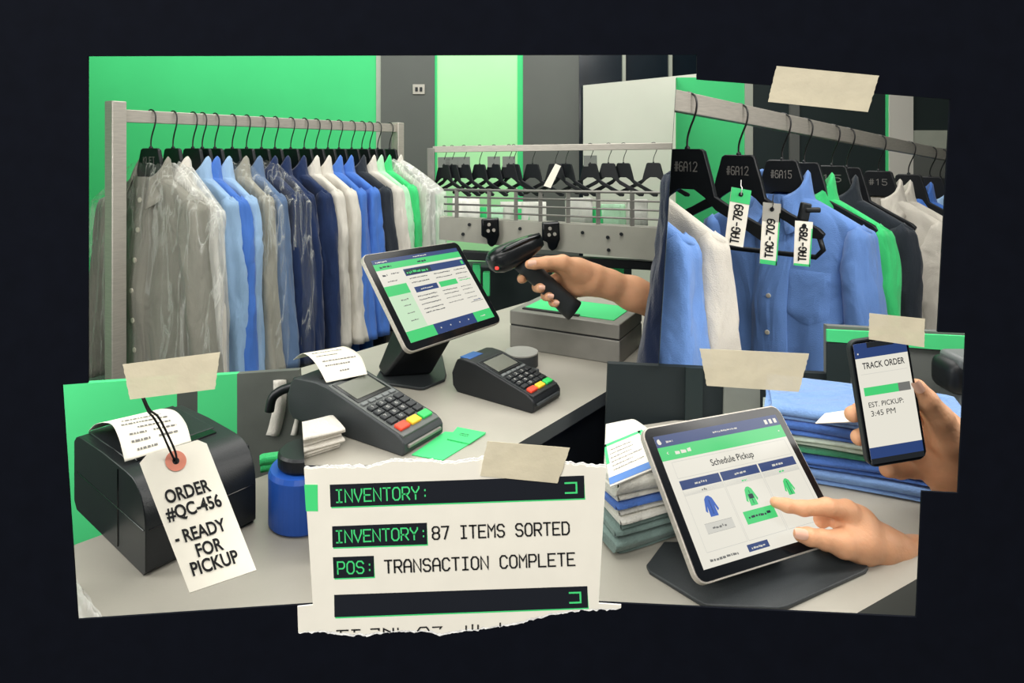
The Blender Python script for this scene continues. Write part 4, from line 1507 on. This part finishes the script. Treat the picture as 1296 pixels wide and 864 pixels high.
for i, (a, b) in enumerate(((.06, .355), (.365, .66), (.672, .97))):
    s.q(a, .375, b, .445, 'n', 1); s.scr(a + .1, .42, .09, .02, 'l', r)
    s.rule(a, .445, a, .90); s.rule(b, .445, b, .90); s.rule(a, .90, b, .90); s.q(a, .45, b, .492, 'l', 0); s.scr(a + .13, .48, .04, .018, 'g' if i else 'm', r)
    m_ = (a + b) / 2
    coat = [(-.012, -.075), (.012, -.075), (.035, -.055), (.06, .03), (.045, .045), (.033, .0), (.036, .075), (-.036, .075), (-.033, 0), (-.045, .045), (-.06, .03), (-.035, -.055)]
    sc_ = (1, .95, .85)[i]
    s.poly([(m_ + x * sc_ * .8, .60 + z * sc_ * 1.02) for x, z in coat], 'b' if i == 0 else 'g')
    s.q(m_ - .002, .555, m_ + .002, .66, 'n' if i == 0 else 'd', 6)
    if i == 1:
        s.q(m_ - .018, .585, m_ + .018, .62, 'd', 6)
s.q(.115, .715, .315, .785, 'l', 2); s.rule(.115, .715, .315, .715, 'm', .0012); s.rule(.115, .785, .315, .785, 'm', .0012); s.scr(.16, .76, .1, .02, 'm', r)
s.q(.405, .70, .64, .795, 'g', 2); s.scr(.43, .755, .18, .022, 'd', r)
s.scr(.06, .965, .2, .022, 'm', r); s.q(.335, .925, .49, .975, 'n', 2); s.scr(.36, .96, .1, .016, 'l', r)
s.done()
t = thing('tablet_stand', 'flat dark foot plate and arm holding the pickup tablet', 'stand', PZ(950, 745, ZC))
pl = [(818, 719), (822, 727), (886, 766.5), (896, 770), (985, 774), (996, 772), (1096, 726), (1099, 721), (1090, 715), (1010, 690), (840, 690), (822, 714)]
mb = MB(); mb.prism([PZ(*q, ZC + .0004) for q in pl], (0, 0, .004)); mb.build('foot_plate', M_CHAR, t, bevel=.001)
bk = U.cross(X)
bk = bk if bk.y > 0 else -bk
lo = PZ(940, 715, ZC + .005)
mb = MB()
a1, a2 = c - U * .035 - X * .04 + bk * .009, c - U * .035 + X * .04 + bk * .009
f4 = [lo - X * .05, lo + X * .05, a2, a1]
f4[0].z = f4[1].z = ZC + .005
b4 = [f4[0] + Vector((-.01, .045, 0)), f4[1] + Vector((-.01, .045, 0)), a2 + U * .05, a1 + U * .05]
mb.add(f4 + b4, [(0, 1, 2, 3), (4, 7, 6, 5), (0, 4, 5, 1), (1, 5, 6, 2), (2, 6, 7, 3), (3, 7, 4, 0)])
mb.build('arm', M_BLACK, t, bevel=.004)

# pointing hand
tabn = -bk
tip = on_plane(977.6, 633.5, c + tabn * .0065, tabn)
yt = tip.y
Q = lambda px, py, y, r: (tuple(P(px, py, y)), r)
b = yt + .005
person('bare hand pointing a finger at the pickup tablet screen', P(1080, 670, b),
       [[Q(1215, 722, b + .045, .0235), Q(1166, 708, b + .03, .0205), Q(1128, 696, b + .018, .0180), Q(1112, 691, b + .014, .0182)],
        [Q(1112, 684, b + .016, .0165), Q(1088, 661, b + .012, .0140), Q(1072, 648, b + .008, .0108)],
        [Q(1110, 694, b + .006, .0165), Q(1086, 684, b - .002, .0155), Q(1074, 678, b - .004, .0115)],
        [Q(1100, 690, b + .016, .016), Q(1076, 668, b + .020, .015), Q(1066, 656, b + .020, .011)]],
       [[Q(1072, 647, b + .006, .0105), Q(1047, 641.5, b - .004, .0085), Q(1016, 643, b - .010, .0070), Q(996, 639.5, yt - .004, .0063), Q(981, 635.5, yt, .0052)],
        [Q(1066, 656, b + .008, .0108), Q(1046, 656, b + .012, .0084), Q(1032, 661, b + .006, .0076), Q(1040, 671, b + .006, .0072)],
        [Q(1072, 668, b + .020, .0108), Q(1050, 664, b + .022, .0090), Q(1036, 676, b + .016, .0082), Q(1044, 689, b + .010, .0076)],
        [Q(1076, 680, b + .018, .0100), Q(1058, 688, b + .020, .0086), Q(1046, 698, b + .016, .0076), Q(1042, 707, b + .012, .0062)],
        [Q(1094, 694, b - .004, .0150), Q(1066, 688, b - .016, .0128), Q(1042, 682.5, b - .022, .0088), Q(1024, 679, b - .026, .0080), Q(1013, 676.5, b - .028, .0068)]],
       [(P(1014.5, 676, b - .0362), P(1006, 675.5, b) - P(1020, 678, b), (.1, -1, .3), .0105)], kp=.012)

# phone and the hand that holds it
Xp, Up = Vector((.9897, .0813, .1176)), Vector((-.1235, .071, .9898))
cp = Vector((.4393 * .88, .7386 * .88, CZ + (1.1585 - CZ) * .88))
t = thing('smartphone', 'black smartphone showing TRACK ORDER held upright in a hand', 'phone', cp, Xp, Up.cross(Xp))
s = Slate(t, .0638, .1272, .0066, .0092, .0033, M_DARK)
s.q(0, 0, 1, 1, 'w')
s.q(0, 0, 1, .125, 'n', 1); s.q(.25, 0, .76, .045, 't', 2); s.q(.05, .08, .075, .092, 'w', 2); s.q(.9, .03, .92, .042, 'w', 2)
s.txt(.11, .215, .80, .052, 'TRACK ORDER', 't', .015); s.rule(.06, .26, .94, .26, 'l', .002)
s.q(.07, .37, .72, .44, 'g', 1); s.q(.72, .37, .95, .44, 'm', 1)
s.txt(.11, .535, .66, .042, 'EST. PICKUP:', 't', .005); s.txt(.13, .61, .46, .046, '3:45 PM', 't', 0)
s.q(0, .865, 1, .955, 'n', 1); s.q(0, .955, 1, 1, 't', 1)
s.done()
yp = .66
b = yp
person('bare hand holding up the phone with thumb along its right side', P(1195, 590, b),
       [[Q(1262, 668, b + .05, .034), Q(1226, 622, b + .045, .0315), Q(1204, 590, b + .035, .030)], [Q(1204, 588, b + .03, .028), Q(1180, 575, b + .034, .024), Q(1166, 572, b + .036, .018)],
        [Q(1204, 575, b + .03, .026), Q(1196, 550, b + .028, .021), Q(1188, 535, b + .030, .017)], [Q(1200, 570, b + .04, .024), Q(1172, 545, b + .044, .017)]],
       [[Q(1206, 580, b + .018, .0225), Q(1199, 556, b + .008, .0185), Q(1188, 528, b + .002, .0140), Q(1172, 506, b - .002, .0112), Q(1161, 490, b - .003, .0086)],
        [Q(1186, 540, b + .040, .0135), Q(1160, 520, b + .036, .0108), Q(1120, 516, b + .034, .0100), Q(1090, 521, b + .028, .0095), Q(1079, 524, b + .008, .0082)],
        [Q(1184, 556, b + .042, .0130), Q(1158, 545, b + .036, .0108), Q(1125, 545, b + .034, .0100), Q(1099, 550, b + .028, .0095), Q(1087, 553.5, b + .008, .0082)],
        [Q(1176, 572, b + .042, .0130), Q(1155, 568, b + .036, .0108), Q(1130, 566, b + .036, .0100), Q(1108, 566, b + .030, .0090)],
        [Q(1172, 584, b + .040, .0120), Q(1155, 592, b + .034, .0102), Q(1138, 594, b + .026, .0092), Q(1123, 594, b + .012, .0080)],
        [Q(1180, 520, b + .036, .0095), Q(1171, 518, b + .022, .0085)]],
       [(P(1162.5, 490, b - .0118), P(1158, 484, b) - P(1168, 500, b), (-.45, -1, .1), .0105)])

# folded clothes: left pile
OXB, STEELB, SAGE, DKGRN, IVORY = fabric('folded_blue', (70, 106, 176)), fabric('steel_blue', (116, 150, 200)), fabric('sage', (186, 200, 186)), fabric('deep_green', (52, 116, 86)), fabric('ivory', (206, 204, 194))
TEAL = fabric('grey_green', (112, 132, 126))
z = 0
pcx, pcy = Vector((.92, .38, 0)).normalized(), Vector((-.38, .92, 0)).normalized()
pc = PZ(790, 711, ZC) + pcx * .047 + pcy * .068
for i, (m, nl, th, w, lab) in enumerate(((TEAL, 3, .0068, .094, 'grey green folded cloth at the bottom of the left pile'), (TEAL, 2, .0068, .092, 'grey green folded cloth second from the bottom of the left pile'), (IVORY, 2, .0066, .094, 'ivory folded cloth in the middle of the left pile, under the blue one'), (OXB, 1, .005, .094, 'thin blue folded cloth near the top of the left pile'), (IVORY, 3, .0088, .095, 'ivory folded shirt on top of the left pile'))):
    tt, H = folded_cloth(lab, 'folded clothes', pc + Vector((.003 * ((i * 7) % 3 - 1), 0, z)), (.92, .38, 0), w, .13, nl, th, m, 70 + i, 'folded clothes in the left pile')
    for o in [x for x in bpy.data.objects if x.parent == tt]:
        clip(o, kp, kn)
    z += H + .0003
# printed packing slip on top of the left pile
zt_ = ZC + z + .003
t = thing('packing_slip', 'white printed slip with green border and blue band on the left pile', 'paper', PZ(790, 585, zt_))
qq = [PZ(*q, zt_) for q in ((764, 565), (812, 545), (850, 585), (772, 617))]
mb = MB(); mb.prism(qq, (0, 0, .0012)); o = mb.build('sheet', mat('slip_paper', (212, 208, 198), rough=.9, var=.03, spec=.1), t); clip(o, kp, kn)
f = lambda u, v: qq[0].lerp(qq[1], u).lerp(qq[3].lerp(qq[2], u), v) + Vector((0, 0, .0016))
mb = MB()
for a in ((0, 0, 1, .06), (.0, .0, .06, .5), (.88, 0, .94, .8)):
    mb.face([f(a[0], a[1]), f(a[2], a[1]), f(a[2], a[3]), f(a[0], a[3])])
o = mb.build('green_border', M_GCARD, t); clip(o, kp, kn)
mb = MB(); mb.face([f(0, .82), f(1, .82), f(1, .97), f(0, .97)]); o = mb.build('blue_band', mat('slip_blue', (84, 126, 190), rough=.7, var=.03), t); clip(o, kp, kn)
mb = MB(); r = random.Random(4)
ex, ey = (f(1, 0) - f(0, 0)).normalized(), (f(0, 0) - f(0, 1)).normalized()
for v in (.2, .3, .4, .5, .6, .7):
    scribble(mb, f(.1, v), ex, ey, (f(1, 0) - f(0, 0)).length * r.uniform(.5, .75), .0022, r)
o = mb.build('small_print', M_GREYINK, t); clip(o, kp, kn)
# right pile
z = 0
pc = Vector((.462, .832, ZC))
for i, (m, nl, th, w, lab) in enumerate(((STEELB, 3, .0062, .235, 'steel blue folded shirt at the bottom of the right pile'), (OXB, 3, .0056, .235, 'rich blue folded shirt second from the bottom of the right pile'), (DKGRN, 1, .0055, .23, 'dark green folded cloth below the sage one in the right pile'), (SAGE, 2, .0068, .235, 'pale sage folded shirt in the middle of the right pile'),
                                        (OXB, 3, .0056, .235, 'rich blue folded shirt above the sage one in the right pile'), (STEELB, 3, .0062, .235, 'pale blue folded shirt with white label on top of the right pile'))):
    tt, H = folded_cloth(lab, 'folded clothes', pc + Vector((.004 * ((i * 5) % 3 - 1), 0, z)), (.93, -.36, 0), w, .13, nl, th, m, 90 + i, 'folded clothes in the right pile')
    z += H + .0003
p = P(1045, 523, .92)
zz = ZC + z + .0035
t = thing('paper_label', 'white paper label lying on the topmost blue shirt of the right pile', 'label', PZ(1050, 528, zz))
mb = MB(); mb.prism([PZ(*q, zz) for q in ((1032, 536), (1044, 524), (1085, 518), (1082, 534))], (0, 0, .001)); mb.build('sheet', M_PAPER, t)

# ------------------------------------------------------------------ receipt printer desk
ZP = .95
t = thing('printer_counter', 'pale counter under the black receipt printer', 'counter', (-.4, .85, 0))
poly = [PZ(*q, ZP) for q in ((20, 716), (95, 689), (390, 581), (430, 566), (430, 810), (20, 830))]
mb = MB(); mb.prism(poly, (0, 0, -.03)); o = mb.build('worktop', M_CTOP, t)
rp_, rn = lp, -ln
clip(o, rp_, rn)
tp1 = side_plane((78, 487), (378, 468))
YK = 1.12
edge = lambda y: None
backdrop('wall_printer_1', [(20, 490.5), (224, 477.5), (224, 760), (20, 760)], YK, M_GREEN)
backdrop('trim_40', [(224, 477.5), (250, 476), (250, 760), (224, 760)], YK, mat('dim_gap', (70, 76, 70), rough=.7, var=.1))
backdrop('wall_printer_2', [(250, 476), (300, 473), (300, 760), (250, 760)], YK, M_GREEN)
backdrop('wall_printer_3', [(300, 473), (378.2, 468), (392, 700), (300, 760)], YK, mat('dim_back', (92, 96, 90), rough=.7, var=.1))
# things behind the printer
mb = MB()
rows = []
for i in range(16):
    v = i / 15
    rows.append([P(332 + 44 * u + 4 * math.sin(v * 3), 480 + 70 * v, 1.13 + .012 * math.sin(u * 9 + v * 2)) for u in [j / 16 for j in range(17)]])
mb.grid(rows); o = mb.build('hanging_towel', WHITE, smooth=True); sd = o.modifiers.new('t', 'SOLIDIFY'); sd.thickness = .006
tag(o, 'white cloth hanging behind the printer, right of the green panel', 'towel'); clip(o, rp_, rn)
mb = MB(); mb.tube(smooth_path([P(341, 520, 1.09), P(345, 503, 1.09), P(356, 494, 1.09), P(372, 488, 1.09), P(377, 480, 1.09)], 5), [.008] * 21, 12)
o = mb.build('wall_hook', M_BLACK, smooth=True); tag(o, 'thick black hook in front of the white hanging cloth', 'hook'); clip(o, rp_, rn)
a, b_ = P(331, 556, 1.04), P(400, 580, 1.0)
tt, H = folded_cloth('green folded cloth lying behind the blue round container', 'cloth', (-.355, .995, ZP), (.95, .3, 0), .075, .03, 2, .012, GRN, 33, name='folded_cloth')
for o in [x for x in bpy.data.objects if x.parent == tt]:
    clip(o, rp_, rn)
cR = PZ(387, 655, ZP)
t = thing('round_container', 'blue round container with black cap right of the printer', 'container', cR)
M_BLUEP = mat('blue_plastic', (34, 84, 176), rough=.4, var=.05)
mb = MB(); mb.tube([cR, cR + Vector((0, 0, .004)), cR + Vector((0, 0, .068)), cR + Vector((0, 0, .074))], [.044, .048, .048, .045], 40); o = mb.build('drum', M_BLUEP, t); clip(o, rp_, rn)
mb = MB(); mb.tube([cR + Vector((0, 0, .075)), cR + Vector((0, 0, .078)), cR + Vector((0, 0, .092)), cR + Vector((0, 0, .095))], [.034, .036, .036, .033], 32); o = mb.build('cap', M_BLACK, t); clip(o, rp_, rn)

# the printer
FC = PZ(184, 731, ZP)
PX, PY = Vector((.62, .785, 0)), Vector((-.785, .62, 0))
t = thing('receipt_printer', 'black rounded receipt printer with paper curling out of its top', 'printer', FC, PX)
fr = frame(t)
w, l, h = .138, .235, .108
M_PRT = mat('printer_black', (30, 34, 37), rough=.34, var=.08, scale=60, bump=.12, bscale=700)
prof = [(0, .006), (.006, 0), (l - .01, 0), (l, .01), (l, h * .86), (l - .008, h * .93), (l - .02, h * .97), (l * .55, h), (l * .24, h * .99)] + [(.044 - .044 * math.sin(a_), h * .50 + h * .48 * math.cos(a_)) for a_ in (.15, .35, .55, .75, .95, 1.15, 1.35, 1.55)]
mb = MB(fr); mb.prism([(0, y, z) for y, z in prof], (w, 0, 0)); mb.build('housing', M_PRT, t, bevel=.011, seg=4)
mb = MB(fr); mb.prism([(.018, l * .30, h * .985), (w - .018, l * .30, h * .985), (w - .018, l * .36, h * .99), (.018, l * .36, h * .99)], (0, 0, .0030)); mb.build('paper_slot', M_GLOSS, t, bevel=.0008)
mb = MB(fr); mb.prism([(.012, l * .38, h * .985), (w - .012, l * .38, h * .985), (w - .012, l * .93, h * .968), (.012, l * .93, h * .968)], (0, 0, .0025)); mb.build('lid', M_PRT, t, bevel=.004, seg=3)
mb = MB(fr)
for pts3 in ([(-.0004, .003, h * .50), (-.0004, l - .012, h * .50)], ):
    mb.tube(pts3, .0008, 6)
mb.tube([(.004, -.0004, h * .50), (w - .004, -.0004, h * .50)], .0008, 6)
mb.tube([(-.0004, l * .34, .006), (-.0004, l * .34, h * .95)], .0008, 6)
mb.build('seam_line', M_GLOSS, t)
mb = MB(fr); mb.box((w + .0005, l * .12, h * .88), (.004, .016, .008)); mb.build('feed_button', M_KEY, t, bevel=.002)
receipt_strip('wide white receipt curling from the black printer, behind the order tag', [(112, 545), (122, 536), (140, 536), (150, 553), (158, 584)], [(190, 521), (205, 517), (222, 520), (235, 535), (242, 558)],
              [.88, .87, .84, .815, .788], [.935, .93, .905, .88, .846], random.Random(8), [(.52, .15, .75), (.6, .1, .8), (.68, .3, .8), (.76, .15, .4), (.76, .5, .85), (.84, .15, .42), (.84, .55, .85), (.92, .2, .5)])
# order tag
tg = [P(177, 580, .70), P(257, 557, .722), P(240, 750, .622)]
no = (tg[1] - tg[0]).cross(tg[2] - tg[0]).normalized()
if no.y > 0:
    no = -no
co = tg[0]
T4 = lambda px, py, e=0.0: on_plane(px, py, co + no * e, no)
t = thing('order_tag', 'white paper tag lettered ORDER #QC-456 leaning on the printer', 'tag', T4(282, 736))
out = [(176.5, 586), (186, 575), (250, 556.5), (261.5, 561), (324.5, 721), (240, 750)]
mb = MB(); mb.prism([T4(*q) for q in out], -no * .0012); crd = mb.build('card', M_PAPER, t)
mb = MB()
ctr = (222.5, 583)


def ring(rx, ry, n=36):
    ca, sa = math.cos(-.3), math.sin(-.3)
    return [(ctr[0] + rx * math.cos(a) * ca - ry * math.sin(a) * sa, ctr[1] + rx * math.cos(a) * sa + ry * math.sin(a) * ca) for a in (2 * PI * i / n for i in range(n))]


mb.grid([[T4(*q, .0007) for q in ring(13.5, 13)], [T4(*q, .0007) for q in ring(4.5, 4.5)]], 0, True); mb.build('eyelet', mat('eyelet', (222, 140, 116), rough=.7, var=.05), t)
mb = MB(); mb.face([T4(*q, .0004) for q in ring(4.6, 4.6)]); mb.build('hole', M_BLACK, t)
mb = MB()
for s_, x0, y0, x1, y1, cap in (('ORDER', 211.5, 637, 268, 620.5, 16.5), ('#QC-456', 212.5, 659, 282, 639.5, 16.5), ('- READY', 223.5, 689, 288, 670, 16.5), ('FOR', 251, 704.5, 284, 694.5, 16.5), ('PICKUP', 244.5, 728.5, 304, 710.5, 17)):
    o0 = T4(x0, y0, .0006); ex = T4(x1, y1, .0006) - o0
    up = T4(x0 - cap * .30, y0 - cap * .95, .0006) - o0
    sans_text(mb, s_, o0, ex.normalized(), up.normalized(), ex.length, up.length, 0, .026)
mb.build('lettering', M_INK, crd)
st = MB(); st.tube(smooth_path([T4(223, 585, .001), T4(222, 572, .006), P(210, 545, .70), P(200, 527, .68), P(190, 519, .64), P(183, 506, .55), P(181, 500, .4555)], 5), .0011, 7); st.build('string', M_INK, t, smooth=True)
st = MB(); st.tube(smooth_path([T4(221, 582, .001), T4(216, 572, .008), P(203, 543, .69), P(194, 528, .68), P(188, 521, .63), P(182, 507, .55), P(180, 500, .4555)], 5), .0011, 7); st.build('string', M_INK, t, smooth=True)
# crumpled clear sheet
mb = MB(); rows = []
for i in range(30):
    row = []
    for j in range(30):
        u_, v_ = j / 29, i / 29
        edge_ = 20 + 56 * v_ ** .7 + 5 * noise.noise(Vector((v_ * 5, 2, 0)))
        p = PZ(66 + edge_ * u_, 734 + 66 * v_, ZP)
        v = Vector((v_ * 2.6, u_ * 3.2, 0))
        e_ = min(1, 4 * (1 - u_), 4 * v_)
        row.append(p + Vector((0, 0, .001 + .016 * e_ * (.4 + noise.noise(v)) + .008 * e_ * abs(noise.noise(v * 2.4)))))
    rows.append(row)
mb.grid(rows); o = mb.build('plastic_sheet', M_FILMW, smooth=True); tag(o, 'crumpled clear plastic sheet on the counter corner before the printer', 'plastic sheet')

# ------------------------------------------------------------------ on the board: torn slip and tape
rt = random.Random(12)


def torn(pts, amp, step=2.5):
    """a ragged line through px points"""
    out = []
    for (x0, y0), (x1, y1) in zip(pts[:-1], pts[1:]):
        n = max(1, int(math.hypot(x1 - x0, y1 - y0) / step))
        for i in range(n):
            u = i / n
            out.append((x0 + (x1 - x0) * u + rt.uniform(-.3, .3) * amp, y0 + (y1 - y0) * u + amp * 1.6 * noise.noise(Vector((x0 + (x1 - x0) * u, 7, 0)) * .12) + rt.uniform(-.5, .5) * amp))
    out.append(pts[-1])
    return out


t = thing('torn_receipt', 'torn cream printout reading INVENTORY and POS TRANSACTION COMPLETE at the bottom centre', 'printout', bp(580, 800, .001))
topl = torn([(385.5, 590), (430, 588), (470, 588), (500, 579), (530, 580), (575, 583), (610, 577), (650, 586), (700, 582), (740, 586), (767, 588)], 1.6)
botl = torn([(786, 770), (735, 772), (695, 778), (655, 789), (605, 796), (575, 800), (556, 803), (540, 799), (503, 798), (470, 803), (443, 804), (403, 799), (378, 800)], 1.6)
side_r = [(757.5, 762), (786, 764)]
side_l = [(377, 766), (396.5, 764)]
body = topl + side_r + botl + side_l
inset = [(x, y + 2.2) for x, y in topl] + side_r + [(x, y - 2.2) for x, y in botl] + side_l
mb = MB(); mb.prism([bp(*q, .0006) for q in body], (0, .0005, 0)); mb.build('torn_edge', M_WHITE, t)
for i, q in enumerate(inset):
    pass
ti = torn([(385.5, 592), (430, 591), (470, 590.5), (500, 582.5), (530, 583), (575, 586), (610, 580.5), (650, 588.5), (700, 585), (740, 588.5), (767, 591)], 1.3)
bi = torn([(786, 768), (735, 769.5), (695, 775), (655, 786), (605, 793.5), (575, 797), (556, 799.5), (540, 796.5), (503, 795.5), (470, 800), (443, 800.5), (403, 796.5), (378, 798)], 1.3)
mb = MB(); mb.prism([bp(*q, .0010) for q in ti + side_r + bi + side_l], (0, .0003, 0)); mb.build('sheet', M_PAPER, t)


def bar(q, m, d, nm):
    mb = MB(); mb.prism([bp(*k_, d) for k_ in q], (0, .0002, 0)); return mb.build(nm, m, t)


bar([(385.8, 612), (402.5, 612), (403, 645.5), (388, 645.5)], M_GREENINK, .0013, 'green_block')
for b_ in ([(418, 612), (739, 600.5), (739.5, 629), (419, 640)], [(421, 664.5), (540.5, 660), (541, 687), (421.5, 691)], [(422, 703.5), (473.5, 701.7), (474, 728), (423, 730)], [(423.5, 751), (743, 740), (744, 767), (424, 779)]):
    u = [(x + (1 if i in (2, 3) else 0), y + 1.9) for i, (x, y) in enumerate(b_)]
    bar(u, M_GREENINK, .0012, 'green_underline')
    bar(b_, M_NAVYINK, .0014, 'dark_bar')


def btext(s_, x0, y0, x1, y1, cap, m, wt=2.05, nm='lettering', adv=5.6):
    mb = MB()
    o0 = bp(x0, y0, .0018); ex = (bp(x1, y1, .0018) - o0)
    L = ex.length; ex = ex.normalized(); ey = Vector((-ex.z, 0, ex.x))
    stroke_text(mb, s_, o0, ex, ey, L, cap / F * YB, wt / F * YB, 0, adv)
    return mb.build(nm, m, t)


btext('INVENTORY:', 426, 633.8, 543, 629, 15.5, M_GREENINK, 1.8, adv=5.5)
btext('INVENTORY:', 426, 684.6, 541, 680, 14.8, M_GREENINK, 1.8, adv=5.4)
btext('87 ITEMS SORTED', 548, 680.3, 720, 674, 15.5, M_INK)
btext('POS:', 428.5, 724, 473, 722.5, 15, M_GREENINK, 1.8)
btext('TRANSACTION COMPLETE', 488, 722.7, 727, 713, 15.5, M_INK)
btext(']', 715.5, 622, 729.5, 621.5, 12.5, M_GREENINK, 2.2)
btext(']', 721, 760.3, 734.5, 759.8, 12.5, M_GREENINK, 2.2)
mb = MB()
for q in ([(427, 795.5), (441, 795)], [(432, 795.2), (432, 797.5)], [(446, 794.6), (456, 794.4)], [(449, 794.5), (449, 797)], [(470, 793.5), (480, 793), (480, 795)], [(486, 797), (486, 793), (494, 797)], [(498, 792.6), (498, 795.5)], [(504, 792.4), (504, 794)],
          [(529, 795.5), (532, 791.5), (540, 791), (543, 795)], [(548, 791.2), (559, 790.6), (557, 793)], [(590, 794), (590, 789.5)], [(598, 793.5), (598, 788)], [(605, 793), (605, 788.5)], [(633, 786), (633, 789.5)]):
    o0 = bp(*q[0], .0018)
    pp = [((x - q[0][0]) / F * YB, -(y - q[0][1]) / F * YB) for x, y in q]
    ribbon(mb, pp, o0, Vector((1, 0, 0)), Vector((0, 0, 1)), 1.8 / F * YB)
mb.build('cut_lettering', M_INK, t)

tapes = [([(981, 84), (1110, 96)], [(1096, 142), (970, 130)], 'creased beige tape strip at the top right, over the edge of the hangers close-up'),
         ([(884, 439.5), (1022, 447)], [(1008.5, 494), (893, 486)], 'beige tape strip above the pickup tablet, below the large blue shirt'),
         ([(1098, 395), (1167.5, 402)], [(1167, 438), (1097, 429)], 'short beige tape strip over the top of the phone'),
         ([(158, 459.5), (280.5, 443.5)], [(274, 490.5), (167, 503)], 'beige tape strip above the receipt printer and its order tag'),
         ([(617, 556), (721, 565)], [(705, 609), (607.5, 600)], 'pale beige tape strip over the torn top of the printout')]
for i, (tp_, bt_, lab) in enumerate(tapes):
    rgt = torn([tp_[1], bt_[0]], 1.5, 3.0)
    lft = torn([bt_[1], tp_[0]], 1.5, 3.0)
    pts = [tp_[0]] + rgt + lft[:-1]
    mb = MB(); mb.prism([bp(*q, .0026) for q in pts], (0, .0003, 0))
    o = mb.build('tape_strip', M_TAPE)
    tag(o, lab, 'tape', 'strips of beige tape')

# ------------------------------------------------------------------ light


def area(nm, loc, to, size, power, col=(1, 1, 1), sy=None):
    l = bpy.data.lights.new(nm, 'AREA')
    l.energy = power
    l.color = col
    l.size = size
    if sy:
        l.shape = 'RECTANGLE'
        l.size_y = sy
    o = bpy.data.objects.new(nm, l)
    COL.objects.link(o)
    o.location = loc
    d_ = Vector(to) - Vector(loc)
    o.rotation_euler = d_.to_track_quat('-Z', 'Y').to_euler()
    return o


area('ceiling_panel_light', (.2, 2.2, 2.95), (.2, 2.2, 0), 2.6, 56, (1, .97, .92), 2.2)
area('front_fill_light', (.15, .56, 1.98), (.05, 1.7, 1.1), 1.9, 14, (1, .97, .92), .35)  # unseen fill added behind the board to lighten surfaces facing the viewer
area('side_fill_light', (-1.15, .75, 1.5), (-.4, 1.6, 1.15), .5, 11, (1, .98, .95), 1.0)  # unseen fill added at the left for modelling
area('side_fill_light', (1.15, .75, 1.7), (.4, 1.2, 1.15), .5, 8, (1, .97, .92), 1.0)  # unseen fill added at the right for modelling
area('wall_wash_light', (-2.0, 3.5, 2.9), (-2.0, 4.6, 1.5), 3.0, 31, (1, 1, .98), .4)
area('wall_wash_light', (.3, 3.8, 2.9), (.3, 4.6, 1.6), 1.6, 11, (1, 1, .98), .3)
area('rear_fill_light', (.25, 2.0, 2.5), (.25, 2.9, 1.2), 1.3, 9, (1, 1, .97), .2)  # unseen fill added to brighten the trousers under the rear rail
area('board_light', (-.5, -1.3, 2.6), (0, .45, 1.3), 1.4, 66, (1, .97, .93))
w = bpy.data.worlds.new('world')
SC.world = w
w.use_nodes = True
w.node_tree.nodes['Background'].inputs[0].default_value = (.8, .85, .9, 1)
w.node_tree.nodes['Background'].inputs[1].default_value = .12

vs = SC.view_settings
vs.view_transform = 'Standard'
vs.look = 'None'
vs.exposure = 0
vs.gamma = 1
vs.use_curve_mapping = False
SC.cycles.transparent_max_bounces = 24
SC.cycles.max_bounces = 8
